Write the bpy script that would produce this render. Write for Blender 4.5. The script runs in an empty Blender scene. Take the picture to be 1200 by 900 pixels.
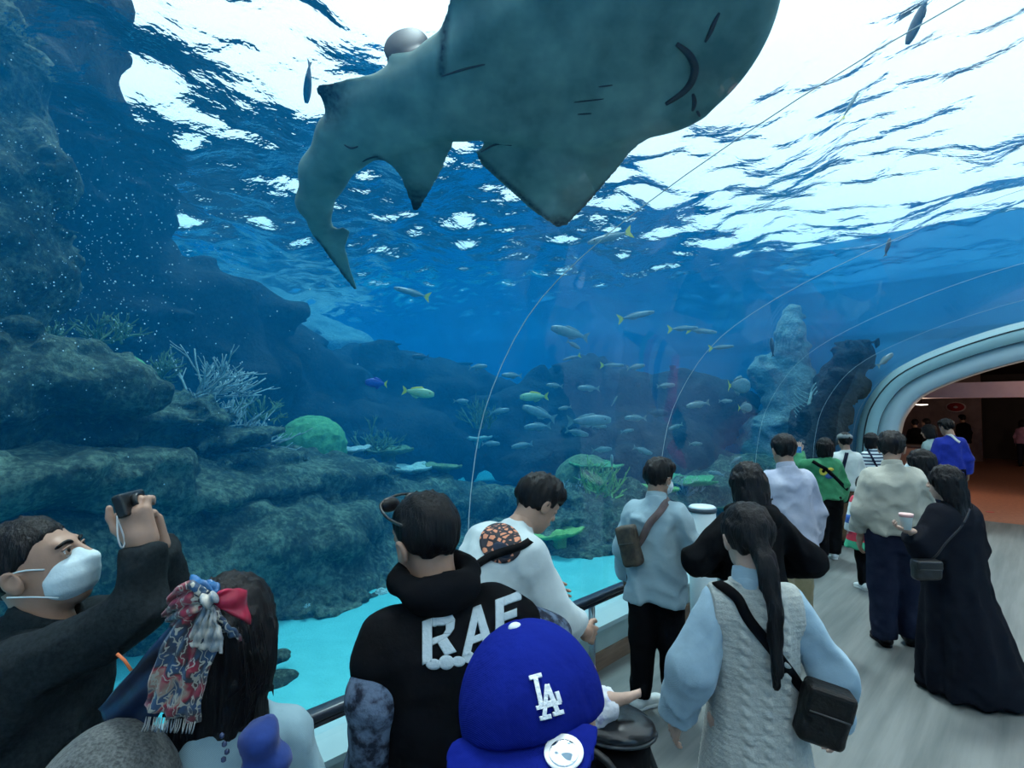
import bpy, bmesh, math, random
import numpy as np
from mathutils import Vector, Matrix
from mathutils.bvhtree import BVHTree

# ------------------------------------------------------------------ camera, world, light
SC = bpy.context.scene
COL = SC.collection
FPX = 650.0                       # focal length in pixels of a 1200 x 900 frame
YAW = math.radians(43.9)          # the camera looks this far away from the tunnel axis (+Y)
PITCH = math.radians(2.47)
CAM = np.array([0.0, 0.0, 2.05])
cd = bpy.data.cameras.new('camera'); cam = bpy.data.objects.new('camera', cd); COL.objects.link(cam)
cd.sensor_fit = 'HORIZONTAL'; cd.sensor_width = 36.0; cd.lens = 36.0 * FPX / 1200.0
cd.clip_start = 0.02; cd.clip_end = 200
cam.location = CAM; cam.rotation_euler = (math.pi / 2 + PITCH, 0, YAW)
SC.camera = cam
SC.view_settings.view_transform = 'Standard'; SC.view_settings.look = 'None'
SC.view_settings.gamma = 1.0; SC.view_settings.use_curve_mapping = False
SC.view_settings.exposure = 0.0
cy = SC.cycles
cy.max_bounces = 8; cy.diffuse_bounces = 3; cy.glossy_bounces = 3; cy.transmission_bounces = 6
cy.transparent_max_bounces = 48; cy.volume_bounces = 1
cy.caustics_reflective = False; cy.caustics_refractive = False
cy.sample_clamp_indirect = 6.0
cy.use_denoising = True

W = bpy.data.worlds.new('daylight'); SC.world = W; W.use_nodes = True
bg = W.node_tree.nodes['Background']; bg.inputs[0].default_value = (1.0, 0.97, 0.96, 1); bg.inputs[1].default_value = 1.85

sun_d = bpy.data.lights.new('sun', 'SUN'); sun = bpy.data.objects.new('sun', sun_d); COL.objects.link(sun)
sun_d.energy = 3.4; sun_d.angle = math.radians(12); sun_d.color = (1.0, 0.97, 0.94)
sun.rotation_euler = (math.radians(-14), math.radians(-16), 0)

# ------------------------------------------------------------------ pixel helpers (1200 x 900 frame)
FWD = np.array([-math.sin(YAW) * math.cos(PITCH), math.cos(YAW) * math.cos(PITCH), math.sin(PITCH)])
RGT = np.array([math.cos(YAW), math.sin(YAW), 0.0])
UPV = np.cross(RGT, FWD)
def ray(px, py): return FWD + (px - 600) / FPX * RGT + (450 - py) / FPX * UPV
def P(px, py, Z): return CAM + Z * ray(px, py)                     # a point at camera depth Z
def PZ(px, py, z): r = ray(px, py); return CAM + r * ((z - CAM[2]) / r[2])
def PU(px, py, u): r = ray(px, py); return CAM + r * ((u - CAM[0]) / r[0])
def proj(p):
    d = np.asarray(p, float) - CAM; Z = d @ FWD
    return 600 + FPX * (d @ RGT) / Z, 450 - FPX * (d @ UPV) / Z, Z

# ------------------------------------------------------------------ object helpers
def tag(o, label=None, cat=None, group=None, kind=None):
    if label: o['label'] = label
    if cat: o['category'] = cat
    if group: o['group'] = group
    if kind: o['kind'] = kind
    return o
def empty(name, loc=(0, 0, 0), rz=0.0, label=None, cat=None, group=None, kind=None):
    o = bpy.data.objects.new(name, None); COL.objects.link(o)
    o.location = loc; o.rotation_euler = (0, 0, rz); o.empty_display_size = 0.1
    return tag(o, label, cat, group, kind)
def mesh_obj(name, vf, mat=None, parent=None, smooth=True, loc=None):
    v, f = vf
    me = bpy.data.meshes.new(name)
    if isinstance(f, np.ndarray):
        v = np.asarray(v, np.float32); n = len(f); k = f.shape[1]
        me.vertices.add(len(v)); me.vertices.foreach_set('co', v.ravel())
        me.loops.add(n * k); me.loops.foreach_set('vertex_index', f.astype(np.int32).ravel())
        me.polygons.add(n); me.polygons.foreach_set('loop_start', np.arange(0, n * k, k, dtype=np.int32))
        me.update(calc_edges=True)
    else:
        me.from_pydata([tuple(map(float, p)) for p in v], [], f); me.update()
    if smooth and len(me.polygons): me.polygons.foreach_set('use_smooth', [True] * len(me.polygons))
    o = bpy.data.objects.new(name, me); COL.objects.link(o)
    if mat: me.materials.append(mat)
    if parent: o.parent = parent
    if loc is not None: o.location = loc
    return o
def copy_tree(o, parent=None):
    c = o.copy(); COL.objects.link(c); c.parent = parent
    for ch in list(o.children): copy_tree(ch, c)
    return c
def join_vf(parts):
    V, F, n = [], [], 0
    for v, f in parts:
        v = np.asarray(v, float); V.append(v)
        F += [tuple(int(i) + n for i in q) for q in f]; n += len(v)
    return (np.vstack(V) if V else np.zeros((0, 3))), F
def box_vf(lo, hi):
    x0, y0, z0 = lo; x1, y1, z1 = hi
    v = [(x0,y0,z0),(x1,y0,z0),(x1,y1,z0),(x0,y1,z0),(x0,y0,z1),(x1,y0,z1),(x1,y1,z1),(x0,y1,z1)]
    return v, [(0,3,2,1),(4,5,6,7),(0,1,5,4),(1,2,6,5),(2,3,7,6),(3,0,4,7)]
def bevel_obj(o, w, seg=2):
    m = o.modifiers.new('bevel', 'BEVEL'); m.width = w; m.segments = seg; m.limit_method = 'ANGLE'; return o
def frames(pts):
    pts = np.asarray(pts, float); n = len(pts)
    T = np.gradient(pts, axis=0); T /= np.linalg.norm(T, axis=1)[:, None] + 1e-9
    N = np.zeros_like(T); a = np.array([0, 0, 1.0]) if abs(T[0][2]) < .9 else np.array([1.0, 0, 0])
    N[0] = np.cross(T[0], a); N[0] /= np.linalg.norm(N[0])
    for i in range(1, n):
        v = N[i-1] - T[i] * (N[i-1] @ T[i]); N[i] = v / (np.linalg.norm(v) + 1e-9)
    return T, N, np.cross(T, N)
def tube_vf(pts, r, seg=8, cap=True, sq=1.0):
    pts = np.asarray(pts, float); n = len(pts); T, N, B = frames(pts)
    r = np.broadcast_to(np.asarray(r, float), (n,))
    a = np.linspace(0, 2 * math.pi, seg, endpoint=False)
    V = (pts[:, None] + r[:, None, None] * (np.cos(a)[None, :, None] * N[:, None] + sq * np.sin(a)[None, :, None] * B[:, None])).reshape(-1, 3)
    F = [(i*seg+j, i*seg+(j+1) % seg, (i+1)*seg+(j+1) % seg, (i+1)*seg+j) for i in range(n-1) for j in range(seg)]
    if cap: F += [tuple(range(seg-1, -1, -1)), tuple((n-1)*seg + j for j in range(seg))]
    return V, F
def lathe_vf(prof, seg=24, close=True):
    V = []; n = len(prof)
    for r, z in prof:
        for j in range(seg):
            a = 2*math.pi*j/seg; V.append((r*math.cos(a), r*math.sin(a), z))
    F = [(i*seg+j, i*seg+(j+1) % seg, (i+1)*seg+(j+1) % seg, (i+1)*seg+j) for i in range(n-1) for j in range(seg)]
    if close: F += [tuple(range(seg-1, -1, -1)), tuple((n-1)*seg + j for j in range(seg))]
    return V, F
def spline(ctrl, n):
    c = np.asarray(ctrl, float); m = len(c)
    out = []
    t = np.linspace(0, m - 1 - 1e-6, n)
    for s in t:
        i = int(s); f = s - i
        p0, p1, p2, p3 = c[max(i-1, 0)], c[i], c[min(i+1, m-1)], c[min(i+2, m-1)]
        out.append(.5*((2*p1) + (-p0+p2)*f + (2*p0-5*p1+4*p2-p3)*f*f + (-p0+3*p1-3*p2+p3)*f**3))
    return np.array(out)
def prism_vf(poly, y0, y1):          # polygon in x-z, extruded along y
    n = len(poly)
    v = [(x, y0, z) for x, z in poly] + [(x, y1, z) for x, z in poly]
    return v, [tuple(range(n)), tuple(range(2*n-1, n-1, -1))] + [(i, i+n, (i+1) % n + n, (i+1) % n) for i in range(n)]

# ------------------------------------------------------------------ signed-distance modelling
def surface_nets(d, lo, h):
    s = d < 0
    nx, ny, nz = d.shape
    cnt = np.zeros((nx-1, ny-1, nz-1), np.int8)
    offs = [(i, j, k) for i in (0, 1) for j in (0, 1) for k in (0, 1)]
    for i, j, k in offs: cnt += s[i:nx-1+i, j:ny-1+j, k:nz-1+k]
    act = (cnt > 0) & (cnt < 8)
    idx = np.full(act.shape, -1, np.int64); ci = np.argwhere(act); idx[act] = np.arange(len(ci))
    acc = np.zeros((len(ci), 3)); num = np.zeros(len(ci))
    val = {o: d[ci[:, 0]+o[0], ci[:, 1]+o[1], ci[:, 2]+o[2]].astype(float) for o in offs}
    for a in offs:
        for ax in range(3):
            if a[ax]: continue
            b = list(a); b[ax] = 1; b = tuple(b)
            va, vb = val[a], val[b]; m = (va < 0) != (vb < 0)
            t = np.where(m, va / np.where(m, va - vb, 1), 0)
            p = np.zeros((len(ci), 3)); p[:] = a; p[:, ax] = t
            acc += p * m[:, None]; num += m
    V = (ci + acc / np.maximum(num, 1)[:, None]) * h + np.asarray(lo)
    F = []
    for ax in range(3):
        o1, o2 = (ax+1) % 3, (ax+2) % 3
        sl0 = [slice(None)]*3; sl1 = [slice(None)]*3
        sl0[ax] = slice(0, -1); sl1[ax] = slice(1, None)
        for o in (o1, o2): sl0[o] = slice(1, -1); sl1[o] = slice(1, -1)
        A, B = s[tuple(sl0)], s[tuple(sl1)]
        e = np.argwhere(A != B)
        if not len(e): continue
        flip = A[e[:, 0], e[:, 1], e[:, 2]]
        base = e.copy(); base[:, o1] += 1; base[:, o2] += 1
        def cell(d1, d2):
            c = base.copy(); c[:, o1] -= d1; c[:, o2] -= d2
            return idx[c[:, 0], c[:, 1], c[:, 2]]
        q = np.stack([cell(1, 1), cell(0, 1), cell(0, 0), cell(1, 0)], 1)
        q = np.where(flip[:, None], q, q[:, ::-1])
        F.append(q)
    F = np.vstack(F) if F else np.zeros((0, 4), int)
    return V, F[(F >= 0).all(1)]
def sdf_mesh(fn, lo, hi, h, smooth_it=1):
    lo = np.asarray(lo, float); hi = np.asarray(hi, float)
    n = np.maximum(((hi - lo) / h).astype(int) + 2, 4)
    ax = [(lo[i] + h * np.arange(n[i])).astype(np.float32) for i in range(3)]
    X, Y, Z = np.meshgrid(*ax, indexing='ij')
    d = fn(X, Y, Z)
    d = np.array(d, np.float32)
    big = np.float32(h)                       # close the shape at the grid border
    for a in range(3):
        sl = [slice(None)]*3; sl[a] = 0; d[tuple(sl)] = np.maximum(d[tuple(sl)], big)
        sl[a] = -1; d[tuple(sl)] = np.maximum(d[tuple(sl)], big)
    V, F = surface_nets(d, lo, h)
    for _ in range(smooth_it): V = relax(V, F)
    return V, F
def relax(V, F, w=.5):
    S = np.zeros_like(V); c = np.zeros(len(V))
    for a in range(4):
        for b in (F[:, (a+1) % 4], F[:, (a+3) % 4]):
            np.add.at(S, F[:, a], V[b]); np.add.at(c, F[:, a], 1)
    return V * (1 - w) + w * S / np.maximum(c, 1)[:, None]
def smin(a, b, k):
    if k <= 0: return np.minimum(a, b)
    h = np.clip(k - np.abs(a - b), 0, None) / k
    return np.minimum(a, b) - h*h*k*np.float32(.25)
def smax(a, b, k): return -smin(-a, -b, k)
def s_cap(X, Y, Z, a, b, ra, rb=None):
    rb = ra if rb is None else rb
    a = np.asarray(a, np.float32); b = np.asarray(b, np.float32); ab = b - a; L2 = float(ab @ ab) + 1e-9
    px, py, pz = X - a[0], Y - a[1], Z - a[2]
    t = np.clip((px*ab[0] + py*ab[1] + pz*ab[2]) / np.float32(L2), 0, 1)
    return np.sqrt((px - t*ab[0])**2 + (py - t*ab[1])**2 + (pz - t*ab[2])**2) - (np.float32(ra) + t*np.float32(rb - ra))
def s_ell(X, Y, Z, c, r, R=None):
    px, py, pz = X - np.float32(c[0]), Y - np.float32(c[1]), Z - np.float32(c[2])
    if R is not None:
        R = np.asarray(R, np.float32)          # columns: local axes
        px, py, pz = (px*R[0,0]+py*R[1,0]+pz*R[2,0], px*R[0,1]+py*R[1,1]+pz*R[2,1], px*R[0,2]+py*R[1,2]+pz*R[2,2])
    r = np.asarray(r, np.float32)
    k0 = np.sqrt((px/r[0])**2 + (py/r[1])**2 + (pz/r[2])**2)
    k1 = np.sqrt((px/r[0]**2)**2 + (py/r[1]**2)**2 + (pz/r[2]**2)**2)
    return k0*(k0 - 1)/np.maximum(k1, np.float32(1e-6))
def s_box(X, Y, Z, c, b, r=0.0):
    qx, qy, qz = np.abs(X-np.float32(c[0]))-np.float32(b[0]-r), np.abs(Y-np.float32(c[1]))-np.float32(b[1]-r), np.abs(Z-np.float32(c[2]))-np.float32(b[2]-r)
    return np.sqrt(np.maximum(qx, 0)**2+np.maximum(qy, 0)**2+np.maximum(qz, 0)**2)+np.minimum(np.maximum(qx, np.maximum(qy, qz)), 0)-np.float32(r)
_rng = np.random.RandomState(7)
_NZ = _rng.rand(32, 32, 32).astype(np.float32) * 2 - 1
def vnoise(X, Y, Z):
    ix, iy, iz = np.floor(X).astype(np.int32), np.floor(Y).astype(np.int32), np.floor(Z).astype(np.int32)
    fx, fy, fz = X-ix, Y-iy, Z-iz
    fx = fx*fx*(3-2*fx); fy = fy*fy*(3-2*fy); fz = fz*fz*(3-2*fz)
    x0, y0, z0 = ix & 31, iy & 31, iz & 31; x1, y1, z1 = (ix+1) & 31, (iy+1) & 31, (iz+1) & 31
    g = _NZ
    a = g[x0,y0,z0]*(1-fx)+g[x1,y0,z0]*fx; b = g[x0,y1,z0]*(1-fx)+g[x1,y1,z0]*fx
    c = g[x0,y0,z1]*(1-fx)+g[x1,y0,z1]*fx; d = g[x0,y1,z1]*(1-fx)+g[x1,y1,z1]*fx
    a = a*(1-fy)+b*fy; c = c*(1-fy)+d*fy
    return a*(1-fz)+c*fz
def fbm(X, Y, Z, sc=1.0, octv=4, gain=.5):
    s = 0; a = 1.0
    for i in range(octv):
        s = s + np.float32(a)*vnoise(X*np.float32(sc)+7.3*i, Y*np.float32(sc)+3.1*i, Z*np.float32(sc)+1.7*i); sc *= 2.03; a *= gain
    return s

# ------------------------------------------------------------------ materials
_M = {}
def nt(m): m.use_nodes = True; return m.node_tree
def principled(m): return nt(m).nodes['Principled BSDF']
def mat(name, c1, c2=None, scale=8.0, rough=.7, bump=0.0, bscale=None, detail=5.0, stretch=None, metal=0.0, sheen=0.0, spec=.4, ramp=(.35, .65), bdist=.02, trans=0.0, weave=0.0):
    if name in _M: return _M[name]
    m = bpy.data.materials.new(name); t = nt(m); L = t.links; N = t.nodes; b = N['Principled BSDF']
    b.inputs['Roughness'].default_value = rough; b.inputs['Metallic'].default_value = metal
    b.inputs['Specular IOR Level'].default_value = spec
    if sheen: b.inputs['Sheen Weight'].default_value = sheen
    tc = N.new('ShaderNodeTexCoord'); mp = N.new('ShaderNodeMapping'); L.new(tc.outputs['Object'], mp.inputs[0])
    if stretch: mp.inputs['Scale'].default_value = stretch
    c2 = c2 or tuple(x*.75 for x in c1)
    nz = N.new('ShaderNodeTexNoise'); nz.inputs['Scale'].default_value = scale; nz.inputs['Detail'].default_value = detail; nz.inputs['Roughness'].default_value = .6
    L.new(mp.outputs[0], nz.inputs['Vector'])
    cr = N.new('ShaderNodeValToRGB'); cr.color_ramp.elements[0].position = ramp[0]; cr.color_ramp.elements[1].position = ramp[1]
    cr.color_ramp.elements[0].color = (*c2, 1); cr.color_ramp.elements[1].color = (*c1, 1)
    L.new(nz.outputs['Fac'], cr.inputs[0]); L.new(cr.outputs[0], b.inputs['Base Color'])
    last = None
    if bump:
        n2 = N.new('ShaderNodeTexNoise'); n2.inputs['Scale'].default_value = bscale or scale*3; n2.inputs['Detail'].default_value = 6
        L.new(mp.outputs[0], n2.inputs['Vector'])
        bp = N.new('ShaderNodeBump'); bp.inputs['Strength'].default_value = bump; bp.inputs['Distance'].default_value = bdist
        L.new(n2.outputs['Fac'], bp.inputs['Height']); last = bp
    if weave:
        wv = N.new('ShaderNodeTexWave'); wv.inputs['Scale'].default_value = weave; wv.inputs['Distortion'].default_value = .4; wv.bands_direction = 'DIAGONAL'
        L.new(tc.outputs['Object'], wv.inputs['Vector'])
        b2 = N.new('ShaderNodeBump'); b2.inputs['Strength'].default_value = .25; b2.inputs['Distance'].default_value = .003
        L.new(wv.outputs['Fac'], b2.inputs['Height'])
        if last: L.new(last.outputs[0], b2.inputs['Normal'])
        last = b2
    if last: L.new(last.outputs[0], b.inputs['Normal'])
    _M[name] = m
    return m
def emit_mat(name, col, st):
    m = bpy.data.materials.new(name); t = nt(m); t.nodes.remove(t.nodes['Principled BSDF'])
    e = t.nodes.new('ShaderNodeEmission'); e.inputs[0].default_value = (*col, 1); e.inputs[1].default_value = st
    t.links.new(e.outputs[0], t.nodes['Material Output'].inputs['Surface']); return m

# ------------------------------------------------------------------ the tunnel and its tank
HALF = [(-2.67, .37), (-2.67, .80), (-2.66, 1.2), (-2.62, 1.6), (-2.50, 2.05), (-2.2, 2.52), (-1.80, 2.83), (-1.14, 3.13), (-.31, 3.39), (.6, 3.54), (1.5, 3.6)]
UC = 1.5
half = spline(HALF, 34); half[0] = HALF[0]; half[-1] = HALF[-1]
arch = [tuple(p) for p in half] + [(2*UC - x, z) for x, z in half[-2::-1]]        # left foot over the crown to the right foot
def offset_arch(d):
    a = np.array(arch); T = np.gradient(a, axis=0); T /= np.linalg.norm(T, axis=1)[:, None]
    return a + d * np.stack([-T[:, 1], T[:, 0]], 1)                               # d > 0: outwards, into the water
T0, T1, TE = -9.0, 12.85, 13.3
SURF = 4.75; SAND = .30

# water volume
OUT = offset_arch(.075)
U0, U1 = -19.0, 15.0
poly = [(U0, -.6), (OUT[0][0], -.6)] + [tuple(p) for p in OUT] + [(OUT[-1][0], -.6), (U1, -.6), (U1, SURF-.16), (U0, SURF-.16)]
poly = poly[::-1]
wm = bpy.data.materials.new('tank_water'); t = nt(wm); t.nodes.remove(t.nodes['Principled BSDF'])
vs = t.nodes.new('ShaderNodeVolumeScatter'); va = t.nodes.new('ShaderNodeVolumeAbsorption'); ad = t.nodes.new('ShaderNodeAddShader')
vs.inputs['Color'].default_value = (.01, .44, 1, 1); vs.inputs['Density'].default_value = .045; vs.inputs['Anisotropy'].default_value = .25
va.inputs['Color'].default_value = (.22, .74, .90, 1); va.inputs['Density'].default_value = .27
t.links.new(vs.outputs[0], ad.inputs[0]); t.links.new(va.outputs[0], ad.inputs[1]); t.links.new(ad.outputs[0], t.nodes['Material Output'].inputs['Volume'])
o = mesh_obj('tank_water', prism_vf(poly, T0, TE), wm, smooth=False)
# the far end of the tunnel is a building block, so the notch is plugged there by opaque walls
bm = bmesh.new(); bm.from_mesh(o.data); bmesh.ops.triangulate(bm, faces=bm.faces); bmesh.ops.recalc_face_normals(bm, faces=bm.faces); bm.to_mesh(o.data); bm.free()
tag(o, 'clear blue water filling the whole tank around the tunnel', 'water', kind='structure')

# wavy water surface, real waves plus fine ripples
def water_surface():
    nx, ny = 640, 430
    gx = np.linspace(U0, U1, nx); gy = np.linspace(T0, TE, ny)
    X, Y = np.meshgrid(gx, gy, indexing='ij'); Z = np.zeros_like(X)
    r = np.random.RandomState(3)
    for i in range(46):
        lam = 3.4 * (.93 ** i) + .22; k = 2*math.pi/lam; a = r.normal(.9, .75); amp = .0074*lam**.92
        Z += amp*np.sin(k*(X*math.cos(a)+Y*math.sin(a)) + r.rand()*6.28)
    for i in range(7):
        lam = .7 + .16*i; k = 2*math.pi/lam; a = r.normal(1.0, .5); Z += .0105*lam*np.sin(k*(X*math.cos(a)+Y*math.sin(a)) + r.rand()*6.28 + 1.2*np.sin(.9*X+.7*Y+i))
    V = np.stack([X, Y, SURF + Z], -1).reshape(-1, 3)
    i = np.arange(nx-1)[:, None]*ny + np.arange(ny-1)[None]
    F = np.stack([i, i+ny, i+ny+1, i+1], -1).reshape(-1, 4)
    return V, F
sm = bpy.data.materials.new('water_surface'); t = nt(sm); N = t.nodes; L = t.links; N.remove(N['Principled BSDF'])
fr = N.new('ShaderNodeFresnel'); fr.inputs[0].default_value = 1.088; sx_ = N.new('ShaderNodeSeparateXYZ'); tc0 = N.new('ShaderNodeTexCoord'); mr_ = N.new('ShaderNodeMapRange'); L.new(tc0.outputs['Object'], sx_.inputs[0]); L.new(sx_.outputs['X'], mr_.inputs[0]); mr_.inputs[1].default_value = -5.4; mr_.inputs[2].default_value = -2.8; mr_.inputs[3].default_value = 1.20; mr_.inputs[4].default_value = 1.036; L.new(mr_.outputs[0], fr.inputs[0])  # bright glare and darker far side are put in by grading IOR along x
tr = N.new('ShaderNodeBsdfTransparent'); gl = N.new('ShaderNodeBsdfGlossy'); gl.inputs['Roughness'].default_value = .03; gl.inputs['Color'].default_value = (.9, .97, 1, 1)
mx = N.new('ShaderNodeMixShader'); tc = N.new('ShaderNodeTexCoord'); nz = N.new('ShaderNodeTexNoise'); nz.inputs['Scale'].default_value = 5.0; nz.inputs['Detail'].default_value = 3
bp = N.new('ShaderNodeBump'); bp.inputs['Strength'].default_value = 1.0; bp.inputs['Distance'].default_value = .036
L.new(tc.outputs['Object'], nz.inputs['Vector']); L.new(nz.outputs['Fac'], bp.inputs['Height'])
for s in (fr, gl): L.new(bp.outputs[0], s.inputs['Normal'])
L.new(fr.outputs[0], mx.inputs[0]); L.new(tr.outputs[0], mx.inputs[1]); L.new(gl.outputs[0], mx.inputs[2]); L.new(mx.outputs[0], N['Material Output'].inputs['Surface'])
o = mesh_obj('water_surface', water_surface(), sm)
tag(o, 'rippling water surface overhead with the daylight breaking through', 'water', kind='structure')

# acrylic panels of the tunnel, each 2.4 m long, joined by pale seams
am = bpy.data.materials.new('acrylic'); t = nt(am); N = t.nodes; L = t.links; N.remove(N['Principled BSDF'])
fr = N.new('ShaderNodeFresnel'); fr.inputs[0].default_value = 1.22; tr = N.new('ShaderNodeBsdfTransparent'); tr.inputs[0].default_value = (.97, .99, 1, 1)
gl = N.new('ShaderNodeBsdfGlossy'); gl.inputs['Roughness'].default_value = .02; gl.inputs['Color'].default_value = (.7, .7, .7, 1)
ml = N.new('ShaderNodeMath'); ml.operation = 'MULTIPLY'; ml.inputs[1].default_value = .09; mx = N.new('ShaderNodeMixShader')
L.new(fr.outputs[0], ml.inputs[0]); L.new(ml.outputs[0], mx.inputs[0]); L.new(tr.outputs[0], mx.inputs[1]); L.new(gl.outputs[0], mx.inputs[2]); L.new(mx.outputs[0], N['Material Output'].inputs['Surface'])
seam_m = bpy.data.materials.new('seam'); b = principled(seam_m); b.inputs['Base Color'].default_value = (.50, .66, .72, 1); b.inputs['Roughness'].default_value = .4
A0, A1 = offset_arch(0.0), offset_arch(.07)
win = empty('window_1', (0, 0, 0)); tag(win, 'curved clear acrylic vault of the aquarium tunnel', 'tunnel window', kind='structure')
def sheet(y0, y1, a, b, ends=True):
    n = len(a); V = []
    for y in (y0, y1):
        V += [(p[0], y, p[1]) for p in a] + [(p[0], y, p[1]) for p in b]
    F = []
    for i in range(n-1):
        F += [(i, i+1, 2*n+i+1, 2*n+i), (n+i, 3*n+i, 3*n+i+1, n+i+1)]
        if ends: F += [(i, n+i, n+i+1, i+1), (2*n+i, 2*n+i+1, 3*n+i+1, 3*n+i)]
    F += [(0, 2*n, 3*n, n), (n-1, 2*n-1, 4*n-1, 3*n-1)]
    return V, F
rings = [-.04 + 2.4*i for i in range(-3, 6)]
edges = [T0] + [r for r in rings if r > T0] + [T1]
for a, b in zip(edges[:-1], edges[1:]):
    if b - a > .3: mesh_obj('pane', sheet(a, b, A0, A1, False), am, win)
for r in rings:
    if T0 < r < T1: mesh_obj('seam', sheet(r-.003, r+.003, offset_arch(-.002), A0+0), seam_m, win)

# low wall, ledge and baseboard under the acrylic
teal = mat('teal_panel', (.30, .42, .42), (.25, .36, .37), 3, .5, .05)
ledge_m = mat('pale_ledge', (.36, .50, .52), (.31, .45, .48), 2, .4)
wood = mat('brown_wood', (.20, .13, .09), (.13, .08, .055), 3, .5, .1, stretch=(8, 1, 8))
for sgn, nm in ((1, 'left'), (-1, 'right')):
    fx = lambda x: x if sgn > 0 else 2*UC - x
    o = mesh_obj('wall_'+nm, box_vf((min(fx(-2.95), fx(-2.60)), T0, 0), (max(fx(-2.95), fx(-2.60)), T1, .30)), teal, smooth=False); tag(o, kind='structure')
    q = [(fx(-2.57), .30), (fx(-2.57), .335), (fx(-2.70), .40), (fx(-2.95), .40), (fx(-2.95), .30)]
    o = mesh_obj('trim_'+('1' if sgn > 0 else '2'), prism_vf(q if sgn < 0 else q[::-1], T0, T1), ledge_m, smooth=False); tag(o, kind='structure')
    o = mesh_obj('baseboard_'+nm, box_vf((min(fx(-2.60), fx(-2.575)), T0, 0), (max(fx(-2.60), fx(-2.575)), T1, .13)), wood, smooth=False); tag(o, kind='structure')

# floor: grey-green vinyl with fine lengthwise grain
fm = mat('vinyl_floor', (.165, .175, .172), (.095, .108, .108), 7, .5, .05, 30, stretch=(1, .06, 1), ramp=(.36, .62))
o = mesh_obj('floor', box_vf((-3.2, T0, -.3), (6.2, 13.3, 0)), fm, smooth=False); tag(o, kind='structure')

# sand of the tank
def sand_vf():
    n, m = 120, 140
    X, Y = np.meshgrid(np.linspace(U0+.02, -2.955, n), np.linspace(T0+.02, TE-.02, m), indexing='ij')
    Z = SAND + .035*fbm(X, Y, X*0, .9, 3) + .008*np.sin(X*9+2*vnoise(X*2, Y*2, X*0))
    V = np.stack([X, Y, Z], -1).reshape(-1, 3); i = np.arange(n-1)[:, None]*m + np.arange(m-1)[None]
    return V, np.stack([i, i+m, i+m+1, i+1], -1).reshape(-1, 4)
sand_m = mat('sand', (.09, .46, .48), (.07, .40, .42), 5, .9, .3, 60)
o = mesh_obj('tank_sand', sand_vf(), sand_m); tag(o, 'pale sand covering the tank floor beyond the handrail', 'sand', kind='stuff')
o = mesh_obj('tank_sand', [( [(5.96, T0+.02, SAND), (U1-.02, T0+.02, SAND), (U1-.02, TE-.02, SAND), (5.96, TE-.02, SAND)]), [(0, 1, 2, 3)]], sand_m); tag(o, 'pale sand on the tank floor across the tunnel', 'sand', kind='stuff')
# tank walls, bright blue paint doubling as water haze; they rise above the surface
blue_wall = mat('tank_paint_haze', (.08, .38, .68), (.06, .30, .58), .6, .8)
for nm, lo, hi in (('wall_back', (U0-.3, T0, -.6), (U0, TE+.3, 6.6)), ('wall_behind', (U0, T0-.3, -.6), (U1, T0, 6.6)), ('wall_side', (U1, T0, -.6), (U1+.3, TE+.3, 5.4))):
    o = mesh_obj(nm, box_vf(lo, hi), blue_wall, smooth=False); tag(o, kind='structure')
N0 = offset_arch(.06)
o = mesh_obj('wall_far', prism_vf([(U0, -.6), (N0[0][0], -.6)] + [tuple(p) for p in N0] + [(N0[-1][0], -.6), (U1, -.6), (U1, 5.6), (U0, 5.6)], TE, TE+.3), blue_wall, smooth=False); tag(o, kind='structure')


# portal ring at the end of the tunnel
ring_m = mat('portal_paint', (.46, .70, .74), (.42, .66, .71), 1.5, .5)
ring_m2 = mat('portal_paint_inner', (.56, .70, .76), (.52, .66, .72), 1.5, .5)
def ring(y0, y1, d0, d1):
    a, b = offset_arch(d0), offset_arch(d1); a = np.vstack([[a[0][0], 0], a, [a[-1][0], 0]]); b = np.vstack([[b[0][0], 0], b, [b[-1][0], 0]])
    return sheet(y0, y1, a, b)
pt = empty('wall_portal'); tag(pt, 'pale arched portal closing the tunnel', kind='structure')
mesh_obj('outer_band', ring(12.85, 13.3, -.20, .12), ring_m, pt); mesh_obj('inner_band', ring(12.95, 13.6, -.50, -.20), ring_m2, pt)
mesh_obj('groove', ring(12.842, 12.86, -.012, .012), mat('dark_gap', (.03, .06, .07), rough=.6), pt)
mesh_obj('groove', ring(12.93, 12.955, -.205, -.19), mat('dark_gap', (.03, .06, .07)), pt)

# lobby beyond the portal
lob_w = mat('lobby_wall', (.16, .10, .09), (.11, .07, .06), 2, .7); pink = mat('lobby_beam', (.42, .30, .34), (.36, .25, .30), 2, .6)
carpet = mat('lobby_carpet', (.36, .15, .09), (.26, .11, .07), 14, .8, .1)
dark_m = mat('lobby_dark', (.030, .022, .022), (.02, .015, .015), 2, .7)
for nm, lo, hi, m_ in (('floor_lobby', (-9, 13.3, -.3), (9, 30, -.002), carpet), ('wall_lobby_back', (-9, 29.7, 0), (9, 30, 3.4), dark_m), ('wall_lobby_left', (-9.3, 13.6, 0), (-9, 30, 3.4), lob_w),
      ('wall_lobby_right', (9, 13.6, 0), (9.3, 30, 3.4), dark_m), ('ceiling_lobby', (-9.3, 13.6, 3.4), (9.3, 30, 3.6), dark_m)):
    o = mesh_obj(nm, box_vf(lo, hi), m_, smooth=False); tag(o, kind='structure')

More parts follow.
